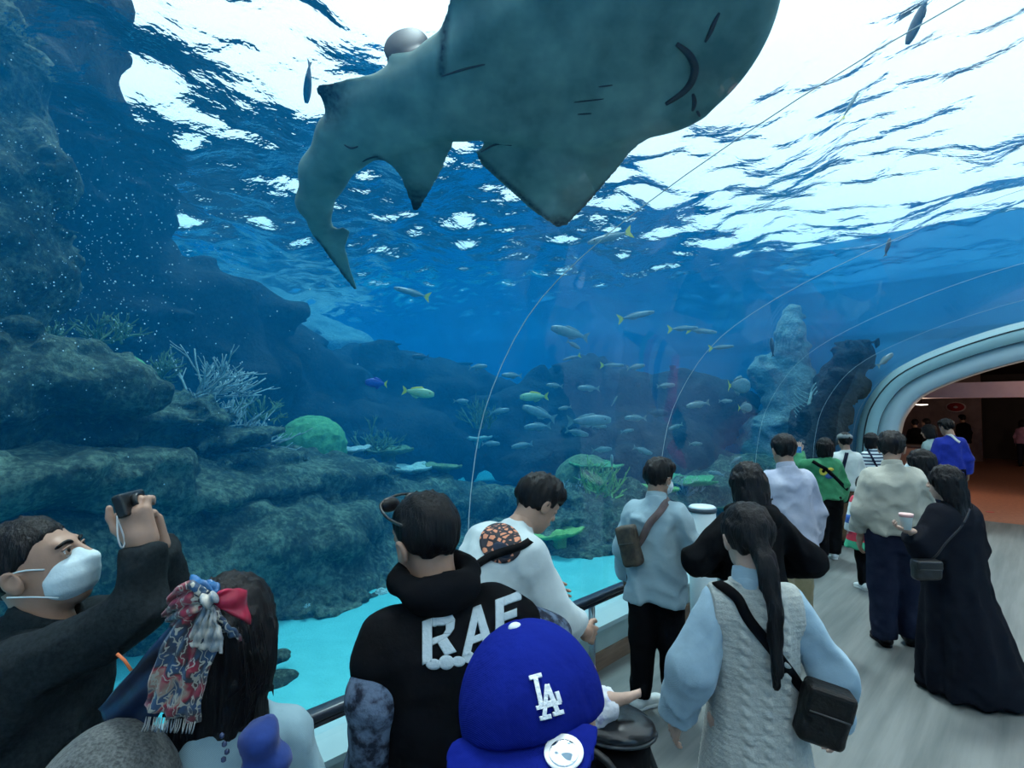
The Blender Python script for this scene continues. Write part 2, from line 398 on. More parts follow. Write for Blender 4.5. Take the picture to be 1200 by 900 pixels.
# ------------------------------------------------------------------ reef rocks
def rock_mat(name, c1, c2, c3, sc=2.2, bump=.9):
    m = bpy.data.materials.new(name); t = nt(m); N = t.nodes; L = t.links; b = N['Principled BSDF']; b.inputs['Roughness'].default_value = .9; b.inputs['Specular IOR Level'].default_value = .15
    tc = N.new('ShaderNodeTexCoord'); n1 = N.new('ShaderNodeTexNoise'); n1.inputs['Scale'].default_value = sc; n1.inputs['Detail'].default_value = 8; n1.inputs['Roughness'].default_value = .65
    n2 = N.new('ShaderNodeTexVoronoi'); n2.inputs['Scale'].default_value = sc*7; n3 = N.new('ShaderNodeTexNoise'); n3.inputs['Scale'].default_value = sc*9; n3.inputs['Detail'].default_value = 8; n3.inputs['Roughness'].default_value = .7
    for n in (n1, n2, n3): L.new(tc.outputs['Object'], n.inputs['Vector'])
    cr = N.new('ShaderNodeValToRGB'); e = cr.color_ramp.elements; e[0].position = .33; e[0].color = (*c1, 1); e[1].position = .68; e[1].color = (*c3, 1); k = e.new(.5); k.color = (*c2, 1)
    mx = N.new('ShaderNodeMath'); mx.operation = 'MULTIPLY_ADD'; mx.inputs[1].default_value = .55; L.new(n3.outputs['Fac'], mx.inputs[0]); 
    m2 = N.new('ShaderNodeMath'); m2.operation = 'MULTIPLY'; m2.inputs[1].default_value = .5; L.new(n1.outputs['Fac'], m2.inputs[0]); L.new(m2.outputs[0], mx.inputs[2])
    L.new(mx.outputs[0], cr.inputs[0]); L.new(cr.outputs[0], b.inputs['Base Color'])
    ad = N.new('ShaderNodeMath'); ad.operation = 'MULTIPLY_ADD'; ad.inputs[1].default_value = -.35; L.new(n2.outputs['Distance'], ad.inputs[0]); L.new(n3.outputs['Fac'], ad.inputs[2])
    bp = N.new('ShaderNodeBump'); bp.inputs['Strength'].default_value = bump; bp.inputs['Distance'].default_value = .09; L.new(ad.outputs[0], bp.inputs['Height']); L.new(bp.outputs[0], b.inputs['Normal'])
    return m
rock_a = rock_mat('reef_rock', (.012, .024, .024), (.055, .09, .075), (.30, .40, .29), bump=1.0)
rock_shade = rock_mat('cave_rock', (.008, .012, .018), (.020, .028, .036), (.05, .065, .07))  # the cave's shadow is put into a darker rock colour
rock_l = rock_mat('pale_rock', (.16, .24, .26), (.26, .36, .38), (.42, .52, .52))
def rock(name, ells, label, m, k=.22, amp=.10, sc=1.5, h=.06, strata=.0, clipz=True, flat=None):
    lo = np.min([np.array(c) - np.array(r) for c, r in ells], 0) - .25; hi = np.max([np.array(c) + np.array(r) for c, r in ells], 0) + .25
    if clipz: lo[2] = max(lo[2], SAND - .12)
    def f(X, Y, Z):
        d = None
        Zs = Z
        for c, r in ells:
            e = s_ell(X, Y, Zs, c, r); d = e if d is None else smin(d, e, k)
        d = d + np.float32(amp)*fbm(X, Y, Z*1.5, sc, 4, .55) + np.float32(amp*.55)*(1 - 2*np.abs(vnoise(X*sc*2.6, Y*sc*2.6, Z*sc*4))) + np.float32(min(amp*.3, .035))*fbm(X, Y, Z, 7.5, 2)
        if strata: d = d + np.float32(strata)*np.sin(Z*13 + 2.5*vnoise(X*.7, Y*.7, Z*.6))
        return d
    V, F = sdf_mesh(f, lo, hi, h, 1)
    c = V.mean(0); c[2] = V[:, 2].min()
    o = mesh_obj(name, (V - c, F), m, loc=c); tag(o, label, 'rock'); return o
def E(px, py, u, r): return (PU(px, py, u), r)
def D(px, py, Z, r): return (P(px, py, Z), r)
rock('reef_ledge', [E(545, 640, -5.9, (.8, 1.1, .5)), E(450, 655, -5.6, (.8, 1.1, .55)), E(330, 655, -5.5, (.9, 1.0, .62)), E(200, 660, -5.5, (.9, .9, .55)), E(80, 665, -5.4, (.9, .9, .6)), E(-60, 660, -5.3, (.9, .9, .6)), E(330, 740, -5.4, (.9, 3, .5))],
     'long low reef ledge rising from the sand behind the handrail', rock_a, .3, .13, 1.3, .05, .035)
rock('reef_ledge', [E(540, 592, -6.3, (.9, 1.0, .34)), E(440, 585, -6.4, (1.0, 1.2, .42)), E(320, 560, -6.4, (1.1, 1.0, .40)), E(210, 575, -5.6, (.7, .7, .22)), E(110, 570, -5.1, (.5, .7, .18)), E(10, 575, -4.8, (.5, .6, .20)), E(240, 600, -6.4, (1.0, 2.4, .5))],
     'middle reef shelf with a pale algae-covered top under the brain coral', rock_a, .22, .11, 1.6, .05, .03)
rock('reef_boulder', [E(20, 440, -5.6, (.7, .55, .36)), E(90, 455, -5.6, (.75, .55, .34)), E(-50, 480, -5.6, (.9, .7, .5)), E(170, 490, -5.9, (.7, .7, .16)), E(250, 512, -6.2, (.6, .6, .12)), E(60, 500, -6.2, (.9, 1.0, .32))],
     'overhanging rounded boulder below the dark cave cliff', rock_a, .2, .12, 1.8, .05, .02)
rock('reef_rock', [E(395, 712, -4.75, (.42, .5, .24)), E(350, 730, -4.75, (.35, .35, .12)), E(440, 705, -4.95, (.4, .5, .26))], 'knobbly low rock spreading onto the pale sand', rock_a, .12, .09, 3.2, .03)
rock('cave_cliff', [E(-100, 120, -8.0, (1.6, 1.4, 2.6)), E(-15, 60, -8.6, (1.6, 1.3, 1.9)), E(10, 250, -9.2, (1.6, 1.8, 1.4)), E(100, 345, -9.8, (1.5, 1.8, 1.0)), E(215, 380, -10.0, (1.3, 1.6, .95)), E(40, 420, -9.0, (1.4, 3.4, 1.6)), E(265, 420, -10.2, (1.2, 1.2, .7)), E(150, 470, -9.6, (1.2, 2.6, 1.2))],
     'tall dark cave cliff reaching up to the water surface', rock_shade, .45, .28, .7, .11)
rock('cliff_buttress', [E(-30, 230, -5.9, (.55, .62, .75)), E(-45, 120, -6.1, (.5, .55, .75)), E(-20, 310, -6.0, (.5, .55, .42)), E(-60, 40, -6.4, (.6, .5, .7)), E(-80, 380, -6.2, (.8, .6, .8))],
     'rough grey-green rock buttress beside the cave cliff', rock_a, .3, .14, 1.5, .06)
rock('cave_rock', [E(330, 425, -10.6, (1.2, 1.1, .62)), E(370, 450, -10.2, (1.0, 1.3, .7)), E(300, 460, -10.0, (1, 1.2, .8)), E(360, 520, -10, (1.3, 3, 1.2))], 'dark humped rock standing past the brain coral', rock_shade, .35, .2, .9, .09)
rock('cave_rock', [D(435, 432, 12.5, (1.2, 1.2, .7)), D(480, 440, 12.5, (1.3, 1.4, .6)), D(420, 480, 11.8, (1.3, 1.6, .9)), D(520, 470, 12.4, (1.3, 1.6, .7)), D(470, 520, 11.5, (1.6, 2.2, 1.0))], 'broad dark rock mound across the gap from the cave', rock_shade, .4, .22, .8, .1)
rock('sand_bank', [D(355, 400, 15.5, (1.4, 1.8, .75)), D(390, 410, 15.2, (1.2, 1.2, .5)), D(330, 440, 15.5, (2.2, 2.8, 1.2))], 'pale sloping sand bank between the dark rocks', rock_l, .5, .12, .8, .12)
rock('far_reef', [D(700, 460, 13.0, (1.4, 1.4, .8)), D(640, 480, 12.6, (1.2, 1.2, .7)), D(760, 470, 12.8, (1.3, 1.3, .75)), D(820, 480, 12.6, (1.2, 1.2, .7)), D(600, 500, 12.6, (1.4, 1.6, .7)), D(720, 530, 11.5, (2.2, 2.6, .8)), D(560, 520, 12, (1.4, 1.4, .6))], 'hazy blue far reef with arched tops', rock_shade, .35, .24, .9, .09)
rock('coral_rock', [D(705, 605, 7.6, (.75, .75, .42)), D(660, 630, 7.2, (.6, .6, .36)), D(740, 620, 7.6, (.7, .6, .45)), D(690, 640, 7.0, (.6, .8, .2)), D(770, 625, 7.6, (.6, .6, .36)), D(690, 585, 8.2, (.9, .9, .3))], 'coral-crusted rock with bushy green coral on top', rock_a, .18, .12, 2.2, .045)
rock('coral_rock', [D(830, 590, 9.4, (.8, .9, .55)), D(790, 600, 9.0, (.7, .8, .4)), D(870, 590, 9.6, (.8, .9, .6)), D(900, 580, 10, (.7, .8, .6)), D(850, 560, 10.5, (1, 1.2, .5))], 'dark rock past the white cylindrical bin with plate corals', rock_a, .2, .14, 1.8, .06)
rock('rock_spire', [D(928, 400, 11.8, (.42, .4, .85)), D(905, 440, 12.0, (.45, .45, .5)), D(935, 480, 11.6, (.5, .5, 1.1)), D(915, 530, 11.6, (.8, .7, 1.0))], 'pale blue rock spire near the portal', rock_l, .25, .12, 1.5, .06)
rock('rock_slope', [D(985, 450, 10.9, (.45, .6, .45)), D(965, 490, 10.8, (.5, .6, .55)), D(1000, 420, 10.9, (.4, .5, .36)), D(950, 540, 10.8, (.5, .7, .8))], 'dark rock slope leaning against the portal wall', rock_shade, .25, .14, 1.4, .06)
rock('pebble_rock', [E(318, 772, -3.75, (.09, .14, .05))], 'flat grey stone lying on the sand below its twin', rock_a, .05, .02, 5, .018)
rock('pebble_rock', [E(322, 797, -3.62, (.10, .15, .05)), E(305, 795, -3.65, (.06, .08, .05))], 'longer flat grey stone lying close to the glass', rock_a, .05, .02, 5, .018)

# ------------------------------------------------------------------ corals
def coral_mat(name, c1, c2, sc=20, bump=.5): return mat(name, c1, c2, sc, .85, bump, sc*2, spec=.15)
g_green = coral_mat('coral_green', (.13, .38, .17), (.07, .25, .11)); g_yel = coral_mat('coral_lime', (.24, .46, .15), (.14, .32, .10))
g_grey = coral_mat('coral_grey', (.42, .50, .50), (.26, .34, .36)); g_pale = coral_mat('coral_pale', (.40, .54, .52), (.28, .40, .40)); g_olive = coral_mat('coral_olive', (.16, .26, .14), (.09, .16, .09))
def brain(p, r, m, label, wav=.03):
    def f(X, Y, Z):
        d = s_ell(X, Y, Z, (0, 0, 0), (r*1.15, r*1.05, r))
        g = vnoise(X*9/r*.42, Y*9/r*.42, Z*9/r*.42)
        return d + np.float32(wav*r)*(np.abs(g)*2-.5)
    V, F = sdf_mesh(f, (-1.4*r, -1.4*r, -.45*r), (1.4*r, 1.4*r, 1.25*r), r/22, 1)
    o = mesh_obj('brain_coral', (V, F), m, loc=p); tag(o, label, 'coral'); return o
brain(PU(366, 524, -6.7), .40, g_green, 'large round green brain coral on the reef shelf', .05)
brain(PU(138, 448, -6.0), .26, g_green, 'smaller dome coral sitting behind the overhanging boulder', .07)
brain(P(686, 565, 8.4), .42, g_olive, 'big dull olive dome coral behind the bushy green coral', .05)
def staghorn(base, n, L, m, label, name='branching_coral', seed=0, up=.7, r0=.014, lean=(0, 0, 0), fork=2, dens=1.0):
    rg = random.Random(seed); parts = []
    def br(p, d, l, r, dep):
        pts = [p]; q = p.copy(); dd = d.copy()
        for i in range(4):
            dd = dd + np.array([rg.gauss(0, .12), rg.gauss(0, .12), rg.gauss(.05, .10)]); dd /= np.linalg.norm(dd)
            q = q + dd*l/4; pts.append(q.copy())
        parts.append(tube_vf(pts, np.linspace(r, r*.55, 5), 5))
        if dep > 0:
            for k in range(fork + (rg.random() < .5)):
                j = rg.choice((1, 2, 3)); e = dd + np.array([rg.gauss(0, .55), rg.gauss(0, .55), rg.gauss(.15, .35)]); e /= np.linalg.norm(e)
                br(pts[j], e, l*rg.uniform(.45, .7), r*.7, dep-1)
    for i in range(n):
        a = rg.uniform(0, 6.28); d = np.array([math.cos(a)*(1-up) + lean[0], math.sin(a)*(1-up) + lean[1], up + lean[2]]) ; d += np.array([rg.gauss(0, .25), rg.gauss(0, .25), rg.gauss(0, .15)]); d /= np.linalg.norm(d)
        br(np.array([rg.gauss(0, .05*L/.3), rg.gauss(0, .05*L/.3), -.03]), d, L*rg.uniform(.6, 1), r0, 2)
    o = mesh_obj(name, join_vf(parts), m, loc=base); tag(o, label, 'coral'); return o
stag_l = 'grey branching coral spreading along the boulder edge'
staghorn(PU(238, 462, -6.2), 16, .56, g_grey, 'grey staghorn coral reaching out over the dark cave', seed=1, up=.45, lean=(.2, .5, -.1))
staghorn(PU(248, 500, -6.3), 18, .46, g_grey, 'spiky pale staghorn coral on the boulder rim', seed=2, up=.4, r0=.016)
staghorn(PU(270, 520, -6.3), 16, .5, g_grey, 'low grey branching coral trailing down to the shelf', seed=3, up=.3, lean=(.1, .6, -.2))
staghorn(PU(185, 440, -6.4), 14, .26, g_olive, 'feathery olive coral tuft next to the small dome coral', seed=4, up=.5, lean=(0, .3, 0))
staghorn(PU(120, 398, -6.3), 16, .34, g_olive, 'flat olive coral thicket on top of the boulder', seed=5, up=.35)
staghorn(PU(55, 405, -6.2), 16, .34, g_olive, 'dark olive coral clump at the foot of the buttress', seed=6, up=.5)
staghorn(PU(300, 490, -6.7), 14, .34, g_olive, 'bushy olive coral touching the big brain coral', seed=7, up=.5)
staghorn(PU(440, 530, -7.2), 16, .42, g_olive, 'wide dark olive coral bush beside the big brain coral', seed=8, up=.45)
staghorn(P(706, 585, 7.5), 20, .44, g_yel, 'bright lime bushy coral crowning the coral-crusted rock', seed=9, up=.55, r0=.020)
staghorn(P(672, 590, 7.6), 10, .34, g_grey, 'dull grey branching coral beside the lime bushy coral', seed=10, up=.5)
staghorn(P(748, 640, 6.9), 16, .22, g_yel, 'small lime coral tuft low on the coral-crusted rock', seed=11, up=.6, r0=.016)
staghorn(P(735, 612, 7.2), 4, .26, g_yel, 'thin lime antler coral standing alone', seed=12, up=.9, r0=.018, fork=1)
staghorn(P(800, 585, 8.6), 12, .42, g_grey, 'grey coral thicket beyond the white cylindrical bin', seed=13, up=.6)
staghorn(P(560, 500, 9.5), 14, .5, g_olive, 'hazy olive coral bush out past the table corals', seed=14, up=.45)
def table(p, r, m, label, seed=0, tilt=(0, 0, 0), th=.035):
    def f(X, Y, Z):
        a = np.sqrt(X*X + Y*Y*1.25); w = r*(1 + .22*vnoise(np.arctan2(Y, X)*1.6+seed, X*0+seed, X*0) + .1*vnoise(X*9+seed, Y*9, Z*0))
        d1 = smax(a - w, np.abs(Z - .10*r - .18*a*a/r) - th*.5, .02)
        d2 = s_cap(X, Y, Z, (0, 0, -.55*r), (0, 0, .05*r), .16*r, .3*r)
        return smin(d1, d2, .08*r) + np.float32(.01)*vnoise(X*22, Y*22, Z*22)
    V, F = sdf_mesh(f, (-1.4*r, -1.4*r, -.6*r), (1.4*r, 1.4*r, .55*r), max(r/26, .012), 1)
    o = mesh_obj('table_coral', (V, F), m, loc=p); o.rotation_euler = tilt; tag(o, label, 'coral'); return o
table(P(478, 556, 7.6), .34, g_pale, 'pale cyan table coral with a broken rim', 1)
table(P(520, 552, 7.9), .30, g_olive, 'olive table coral beside the pale broken one', 2)
table(P(455, 535, 8.2), .36, g_olive, 'thin dark table coral above the pale broken one', 3)
table(P(405, 533, 7.6), .34, g_grey, 'grey plate coral at the foot of the brain coral', 4)
table(P(655, 632, 6.7), .34, g_yel, 'lime-green plate coral over a patch of sand', 5, (.1, -.15, 0))
table(P(765, 580, 7.8), .34, g_yel, 'lime-green plate coral behind the man in the light blue shirt', 6)
table(P(805, 572, 8.8), .5, g_green, 'wide green table coral beyond the white cylindrical bin', 7)
table(P(700, 553, 8.0), .36, g_green, 'green plate coral topping the coral-crusted rock', 8)
table(P(560, 517, 9.5), .22, g_pale, 'small pale plate coral on the hazy far slope', 9)
table(P(855, 600, 8.6), .4, g_olive, 'olive table coral low behind the black hooded woman', 10)
# sea fan by the portal: ribbed, pale
def sea_fan(p, m, label):
    root = empty('sea_fan', p); tag(root, label, 'coral'); root.rotation_euler = (0, 0, YAW - .3)
    rg = random.Random(5)
    mesh_obj('stalk', tube_vf([(0, 0, -.55), (0, .01, -.2), (.02, 0, .15), (.10, 0, .5)], (.05, .04, .03, .02), 8), m, root)
    for i in range(22):
        z = -.42 + i*.043; s = 1 if i % 2 else -1; l = .34*math.sin(min(1, (i+3)/16)*1.57)*(1 - .35*(i/22))
        pts = [(0.01 + max(0, z)*.16, 0, z), (s*l*.5, .015*rg.uniform(-1, 1), z + l*.42), (s*l*.8, 0, z + l*.85)]
        mesh_obj('rib', tube_vf(spline(pts, 6), np.linspace(.013, .007, 6), 5), m, root)
    return root
sea_fan(P(945, 490, 10.6), g_pale, 'pale ribbed sea fan standing before the dark slope')
# loose pale shell-like coral pieces
for i, (px, py, Z, r, lb) in enumerate([(363, 712, 4.75, .05, 'small round pale coral stuck to the knobbly rock'), (447, 697, 5.2, .06, 'little whitish coral chip near the vest man'), (205, 655, 4.6, .07, 'pale round coral knob behind the raised sleeve')]):
    brain(P(px, py, Z), r, g_pale, lb, .15)

# ------------------------------------------------------------------ fish
fish_sil = mat('fish_silver', (.20, .31, .34), (.14, .22, .25), 12, .35); fish_yel = mat('fish_yellow', (.62, .60, .10), (.45, .48, .10), 12, .4); fish_blue = mat('fish_blue', (.02, .06, .42), (.01, .04, .3), 12, .4)
fish_dark = mat('fish_dark', (.05, .09, .13), (.03, .06, .09), 12, .5); fish_tail_y = mat('fish_tail_yellow', (.75, .68, .08), (.65, .6, .06), 12, .4); eye_m = mat('fish_eye', (.01, .01, .01), rough=.2); fish_green = mat('fish_greenish', (.36, .56, .30), (.30, .46, .26), 12, .4)
FP = {}
def fish_proto(key, dep, thick, bm_, tm_):
    if key in FP: return FP[key]
    n, s = 14, 10; V = []                                  # unit length, head at +x
    prof = np.sin(np.linspace(0.06, 1, n)**.75*math.pi*.94)**.85
    xs = np.linspace(.5, -.36, n)
    for i in range(n):
        for j in range(s):
            a = 2*math.pi*j/s; V.append((xs[i], thick*.5*prof[i]*math.cos(a), dep*.5*prof[i]*math.sin(a)))
    F = [(i*s+j, i*s+(j+1) % s, (i+1)*s+(j+1) % s, (i+1)*s+j) for i in range(n-1) for j in range(s)] + [tuple(range(s-1, -1, -1)), tuple((n-1)*s+j for j in range(s))]
    def fin(pts, th=.008):
        k = len(pts); return [(x, th, z) for x, z in pts] + [(x, -th, z) for x, z in pts], [tuple(range(k)), tuple(range(2*k-1, k-1, -1))] + [(i, i+k, (i+1) % k+k, (i+1) % k) for i in range(k)]
    FP[key] = [('body', (V, F), bm_), ('tail_fin', fin([(-.32, .02*dep/.3), (-.42, .10), (-.5, .30*max(dep, .3)+.06), (-.45, .0), (-.5, -.30*max(dep, .3)-.06), (-.42, -.10), (-.32, -.02)]), tm_),
               ('dorsal_fin', fin([(.2, dep*.44), (.1, dep*.66), (-.08, dep*.56), (-.22, dep*.40), (-.25, dep*.22), (0, dep*.40)]), tm_ if key in ('fus',) else bm_),
               ('pelvic_fin', fin([(.05, -dep*.44), (-.02, -dep*.66), (-.15, -dep*.52), (-.22, -dep*.30)]), bm_),
               ('eye', join_vf([lathe_vf([(.001, -.012), (.016, -.006), (.016, .006), (.001, .012)], 8)]), eye_m)]
    me = []
    for nm, vf, m in FP[key]:
        o = mesh_obj(nm, vf, m, smooth=(nm != 'tail_fin')); me.append((nm, o.data)); bpy.data.objects.remove(o)
    FP[key] = me
    return me
def fish(px, py, lpx, deg, key, Z, label, yaw=0.0, group=None):
    """deg: direction of the head in the picture plane, 0 = towards +right, 90 = up."""
    spec = {'fus': (.30, .16, fish_green, fish_tail_y), 'blue': (.42, .18, fish_blue, fish_tail_y), 'silver': (.26, .15, fish_sil, fish_sil), 'slim': (.15, .10, fish_sil, fish_tail_y), 'round': (.72, .2, fish_sil, fish_tail_y), 'dark': (.34, .18, fish_dark, fish_dark), 'jack': (.32, .18, fish_dark, fish_dark)}[key]
    me = fish_proto(key, *spec)
    p = P(px, py, Z); L = lpx*Z/FPX
    root = empty('reef_fish', p); tag(root, label, 'fish', group)
    a = math.radians(deg); fw = RGT*math.cos(a) + UPV*math.sin(a); fw = fw*math.cos(yaw) + FWD*math.sin(yaw)
    fw /= np.linalg.norm(fw)
    up = np.array([0, 0, 1.0]) if abs(fw[2]) < .75 else np.cross(RGT, fw)*1.0
    sd = np.cross(up, fw); sd /= np.linalg.norm(sd); up = np.cross(fw, sd)
    root.matrix_world = Matrix(((fw[0]*L, sd[0]*L, up[0]*L, p[0]), (fw[1]*L, sd[1]*L, up[1]*L, p[1]), (fw[2]*L, sd[2]*L, up[2]*L, p[2]), (0, 0, 0, 1)))
    for nm, d in me:
        if nm == 'eye':
            for s in (1, -1):
                o = bpy.data.objects.new('eye', d); COL.objects.link(o); o.parent = root; o.rotation_euler = (math.pi/2, 0, 0); o.location = (.36, s*spec[1]*.36, spec[0]*.08)
        else:
            o = bpy.data.objects.new(nm, d); COL.objects.link(o); o.parent = root
    return root
G = 'small silver fish schooling over the far reef'
fish(490, 460, 38, -8, 'fus', 6.2, 'yellow-green fish with a forked yellow tail by the dark mound')
fish(441, 449, 26, 175, 'blue', 6.4, 'deep blue fish with a yellow tail, next to the yellow-green one')
fish(483, 343, 44, 165, 'slim', 7.0, 'slender pale fish with a bright yellow tail high in open water')
fish(361, 96, 46, 258, 'jack', 4.6, 'dark blue fish diving beside the guitarfish tail', .3)
fish(1076, 22, 52, 260, 'jack', 3.9, 'dark fish gliding head down under the bright surface', .5)
fish(996, 124, 40, 60, 'slim', 4.6, 'thin dark sliver of a fish below the bright surface')
fish(333, 361, 34, 10, 'dark', 9.5, 'dark fish hovering over the pale sand bank')
fish(770, 484, 26, 0, 'dark', 9.5, 'dark plump fish in front of the far reef')
fish(493, 418, 20, 180, 'dark', 9.5, 'small dark fish above the broad dark mound')
fish(866, 452, 26, 0, 'round', 8.6, 'round pale disc-shaped fish')
fish(873, 478, 16, 0, 'round', 8.6, 'tiny round fish just under the disc-shaped one')
fish(668, 390, 46, 165, 'silver', 8.0, 'large silvery fish at the top of the pale seam')
fish(715, 278, 54, 195, 'slim', 6.0, 'slim yellow-tailed fish beneath the guitarfish pectoral fin')
for i, (px, py, l, dg) in enumerate([(745, 370, 44, 12), (800, 385, 36, 3), (822, 388, 36, -5), (670, 419, 22, 195), (717, 428, 28, 0), (845, 407, 30, 5)]):
    fish(px, py, l, dg, 'slim', 8.5, 'slender yellow-tailed fish of the loose shoal', group='slender yellow-tailed fish')
fish(626, 465, 34, 182, 'fus', 8.0, 'plump silvery-green fish with yellow tail over the seam')
for i, (px, py, l, dg) in enumerate([(632, 484, 42, 160), (662, 478, 16, 190), (690, 493, 52, 2), (676, 507, 28, -12), (702, 500, 18, 0), (705, 527, 24, 4), (630, 500, 32, 184), (818, 474, 28, 190), (815, 520, 16, 0), (862, 540, 18, 30), (753, 528, 24, -20), (672, 404, 18, -30), (585, 482, 24, 10), (745, 490, 26, 180), (780, 452, 22, 4), (650, 452, 20, 175), (600, 440, 24, 178), (575, 520, 22, 0), (840, 555, 20, 170), (720, 470, 14, 60), (735, 505, 16, 10), (540, 470, 18, 0), (612, 522, 26, 190), (792, 500, 18, 200), (745, 430, 22, 10), (850, 470, 16, 0), (690, 455, 26, 178), (560, 430, 22, 5)]):
    fish(px, py, l, dg, 'silver', 7.8 + .12*(i % 7), 'small silver fish of the school over the far reef', group=G)
fish(717, 541, 16, 90, 'round', 7.4, 'little upright fish above the lime bushy coral')
fish(1037, 422, 24, 40, 'silver', 9.5, 'pale fish near the dark slope by the portal')
fish(905, 407, 22, 95, 'dark', 8.6, 'dark upright fish beside the pale rock spire')
fish(1040, 290, 22, 75, 'jack', 6.0, 'small dark fish among the ripples over the portal')
# drifting bubbles and particles on the shaded side
rg = random.Random(11); parts = []
ico = [(0, 0, 1), (1, 0, 0), (0, 1, 0), (-1, 0, 0), (0, -1, 0), (0, 0, -1)]; icf = [(0, 1, 2), (0, 2, 3), (0, 3, 4), (0, 4, 1), (5, 2, 1), (5, 3, 2), (5, 4, 3), (5, 1, 4)]
for i in range(1500):
    px = abs(rg.gauss(0, 150)); py = rg.gauss(290, 140); Z = rg.uniform(3.0, 6.0)
    p = P(px - 10, py, Z)
    if p[0] > -3.0 or p[2] > 4.4 or p[2] < .5: continue
    s = rg.choice((.0025, .0035, .0035, .005, .007)) * Z/4.5
    parts.append(([tuple(p + s*np.array(q)) for q in ico], icf))
bub_m = mat('bubble', (.85, .95, 1.0), (.8, .9, 1), 3, .3)
o = mesh_obj('bubbles', join_vf(parts), bub_m); tag(o, 'tiny bubbles drifting in the water by the cave cliff', 'bubbles', kind='stuff')

# ------------------------------------------------------------------ the guitarfish overhead
def build_guitarfish():
    C0 = P(640, 110, 2.75)
    n = -ray(640, 110); n /= np.linalg.norm(n)
    n = n*.80 + np.array([0, 0, -1.0])*.62; n /= np.linalg.norm(n)          # belly direction
    e1 = RGT - n*(RGT @ n); e1 /= np.linalg.norm(e1); e2 = np.cross(n, e1)
    def q(px, py):                                                           # picture point on the body plane
        r = ray(px, py); s = ((C0 - CAM) @ n)/(r @ n); p = CAM + s*r - C0; return np.array([p @ e1, p @ e2])
    if e2 @ UPV < 0: e2 = -e2
    ref = (q(700, 60) - q(600, 60))[0]/100                                   # metres per pixel near the middle
    spine = [((796, 8), 104, .42), ((768, 30), 126, .42), ((690, 62), 116, .46), ((605, 84), 86, .58), ((540, 104), 62, .7), ((485, 122), 48, .75), ((440, 140), 44, .75), ((405, 165), 36, .8), ((378, 205), 30, .7), ((368, 240), 24, .6), ((378, 270), 13, .6), ((396, 300), 7, .55)]
    sp = [(q(*a), r*ref, f) for a, r, f in spine]
    fins = {'pect': [(752, 160), (720, 200), (690, 235), (664, 262), (652, 264), (620, 242), (590, 215), (565, 192), (556, 175), (575, 165), (640, 130)],
            'pect_far': [(640, -10), (600, 20), (545, 75), (524, 78), (519, 50), (524, 10), (532, -40), (560, -120), (600, -150), (650, -80), (700, -40)],
            'pelv': [(445, 175), (470, 205), (484, 243), (491, 245), (505, 222), (520, 195), (530, 170), (480, 140)],
            'pelv_far': [(455, 92), (415, 90), (374, 96), (370, 103), (386, 128), (406, 154), (440, 150)],
            'tail': [(366, 262), (384, 292), (400, 318), (416, 337), (421, 338), (412, 312), (406, 288), (412, 268), (402, 262), (388, 272), (380, 255)]}
    fp = {k: [q(*a) for a in v] for k, v in fins.items()}
    def poly(X, Y, pts):
        d = np.full(X.shape, 1e9, np.float32); s = np.ones(X.shape, np.float32); m = len(pts)
        for i in range(m):
            a, b = pts[i], pts[i-1]; ex, ey = b-a; wx, wy = X-np.float32(a[0]), Y-np.float32(a[1])
            t = np.clip((wx*ex+wy*ey)/(ex*ex+ey*ey+1e-9), 0, 1); d = np.minimum(d, (wx-ex*t)**2+(wy-ey*t)**2)
            c1 = Y >= a[1]; c2 = Y < b[1]; c3 = ex*wy > ey*wx
            s = np.where((c1 & c2 & c3) | (~c1 & ~c2 & ~c3), -s, s)
        return s*np.sqrt(d)
    cache = {}
    def f(X, Y, Z):
        d = None
        for (a, ra, fa), (b, rb, fb) in zip(sp[:-1], sp[1:]):
            fl = (fa+fb)/2
            e = s_cap(X, Y, Z/np.float32(fl), (a[0], a[1], 0), (b[0], b[1], 0), ra, rb)*np.float32(.8)
            d = e if d is None else smin(d, e, .05)
        flat = smax(d, Z - np.float32(.10), .05)                             # belly is flattened
        d = flat
        X2, Y2 = X[:, :, 0], Y[:, :, 0]
        for k, pts in fp.items():
            p2 = poly(X2, Y2, pts)[:, :, None]
            off = .0 if k != 'tail' else 0.0
            e = smax(p2 - .008, np.abs(Z - np.float32(.02)) - np.clip(-p2*.16 + .006, .006, .05), .012)
            d = smin(d, e, .05)
        dz = s_ell(X, Y, Z, (*q(470, 72), -.17), (.11, .045, .18))            # dorsal fin beyond the body
        d = smin(d, smax(dz, -Z - .45, .02), .03)
        return d
    allp = np.vstack([p for v in fp.values() for p in [np.array(v)]] + [np.array([a for a, _, _ in sp])])
    lo = np.array([allp[:, 0].min()-.08, allp[:, 1].min()-.08, -.45]); hi = np.array([max(allp[:, 0].max(), sp[0][0][0]+sp[0][1])+.08, allp[:, 1].max()+.1, .20])
    hi[1] = max(hi[1], sp[0][0][1]+sp[0][1]+.1)
    V, F = sdf_mesh(f, lo, hi, .014, 2)
    m = bpy.data.materials.new('guitarfish_skin'); t = nt(m); N = t.nodes; L = t.links; b = N['Principled BSDF']; b.inputs['Roughness'].default_value = .55; b.inputs['Specular IOR Level'].default_value = .2
    at = N.new('ShaderNodeAttribute'); at.attribute_name = 'edge'; tc = N.new('ShaderNodeTexCoord'); nz = N.new('ShaderNodeTexNoise'); nz.inputs['Scale'].default_value = 6; nz.inputs['Detail'].default_value = 6
    n2 = N.new('ShaderNodeTexNoise'); n2.inputs['Scale'].default_value = 40; L.new(tc.outputs['Object'], nz.inputs['Vector']); L.new(tc.outputs['Object'], n2.inputs['Vector'])
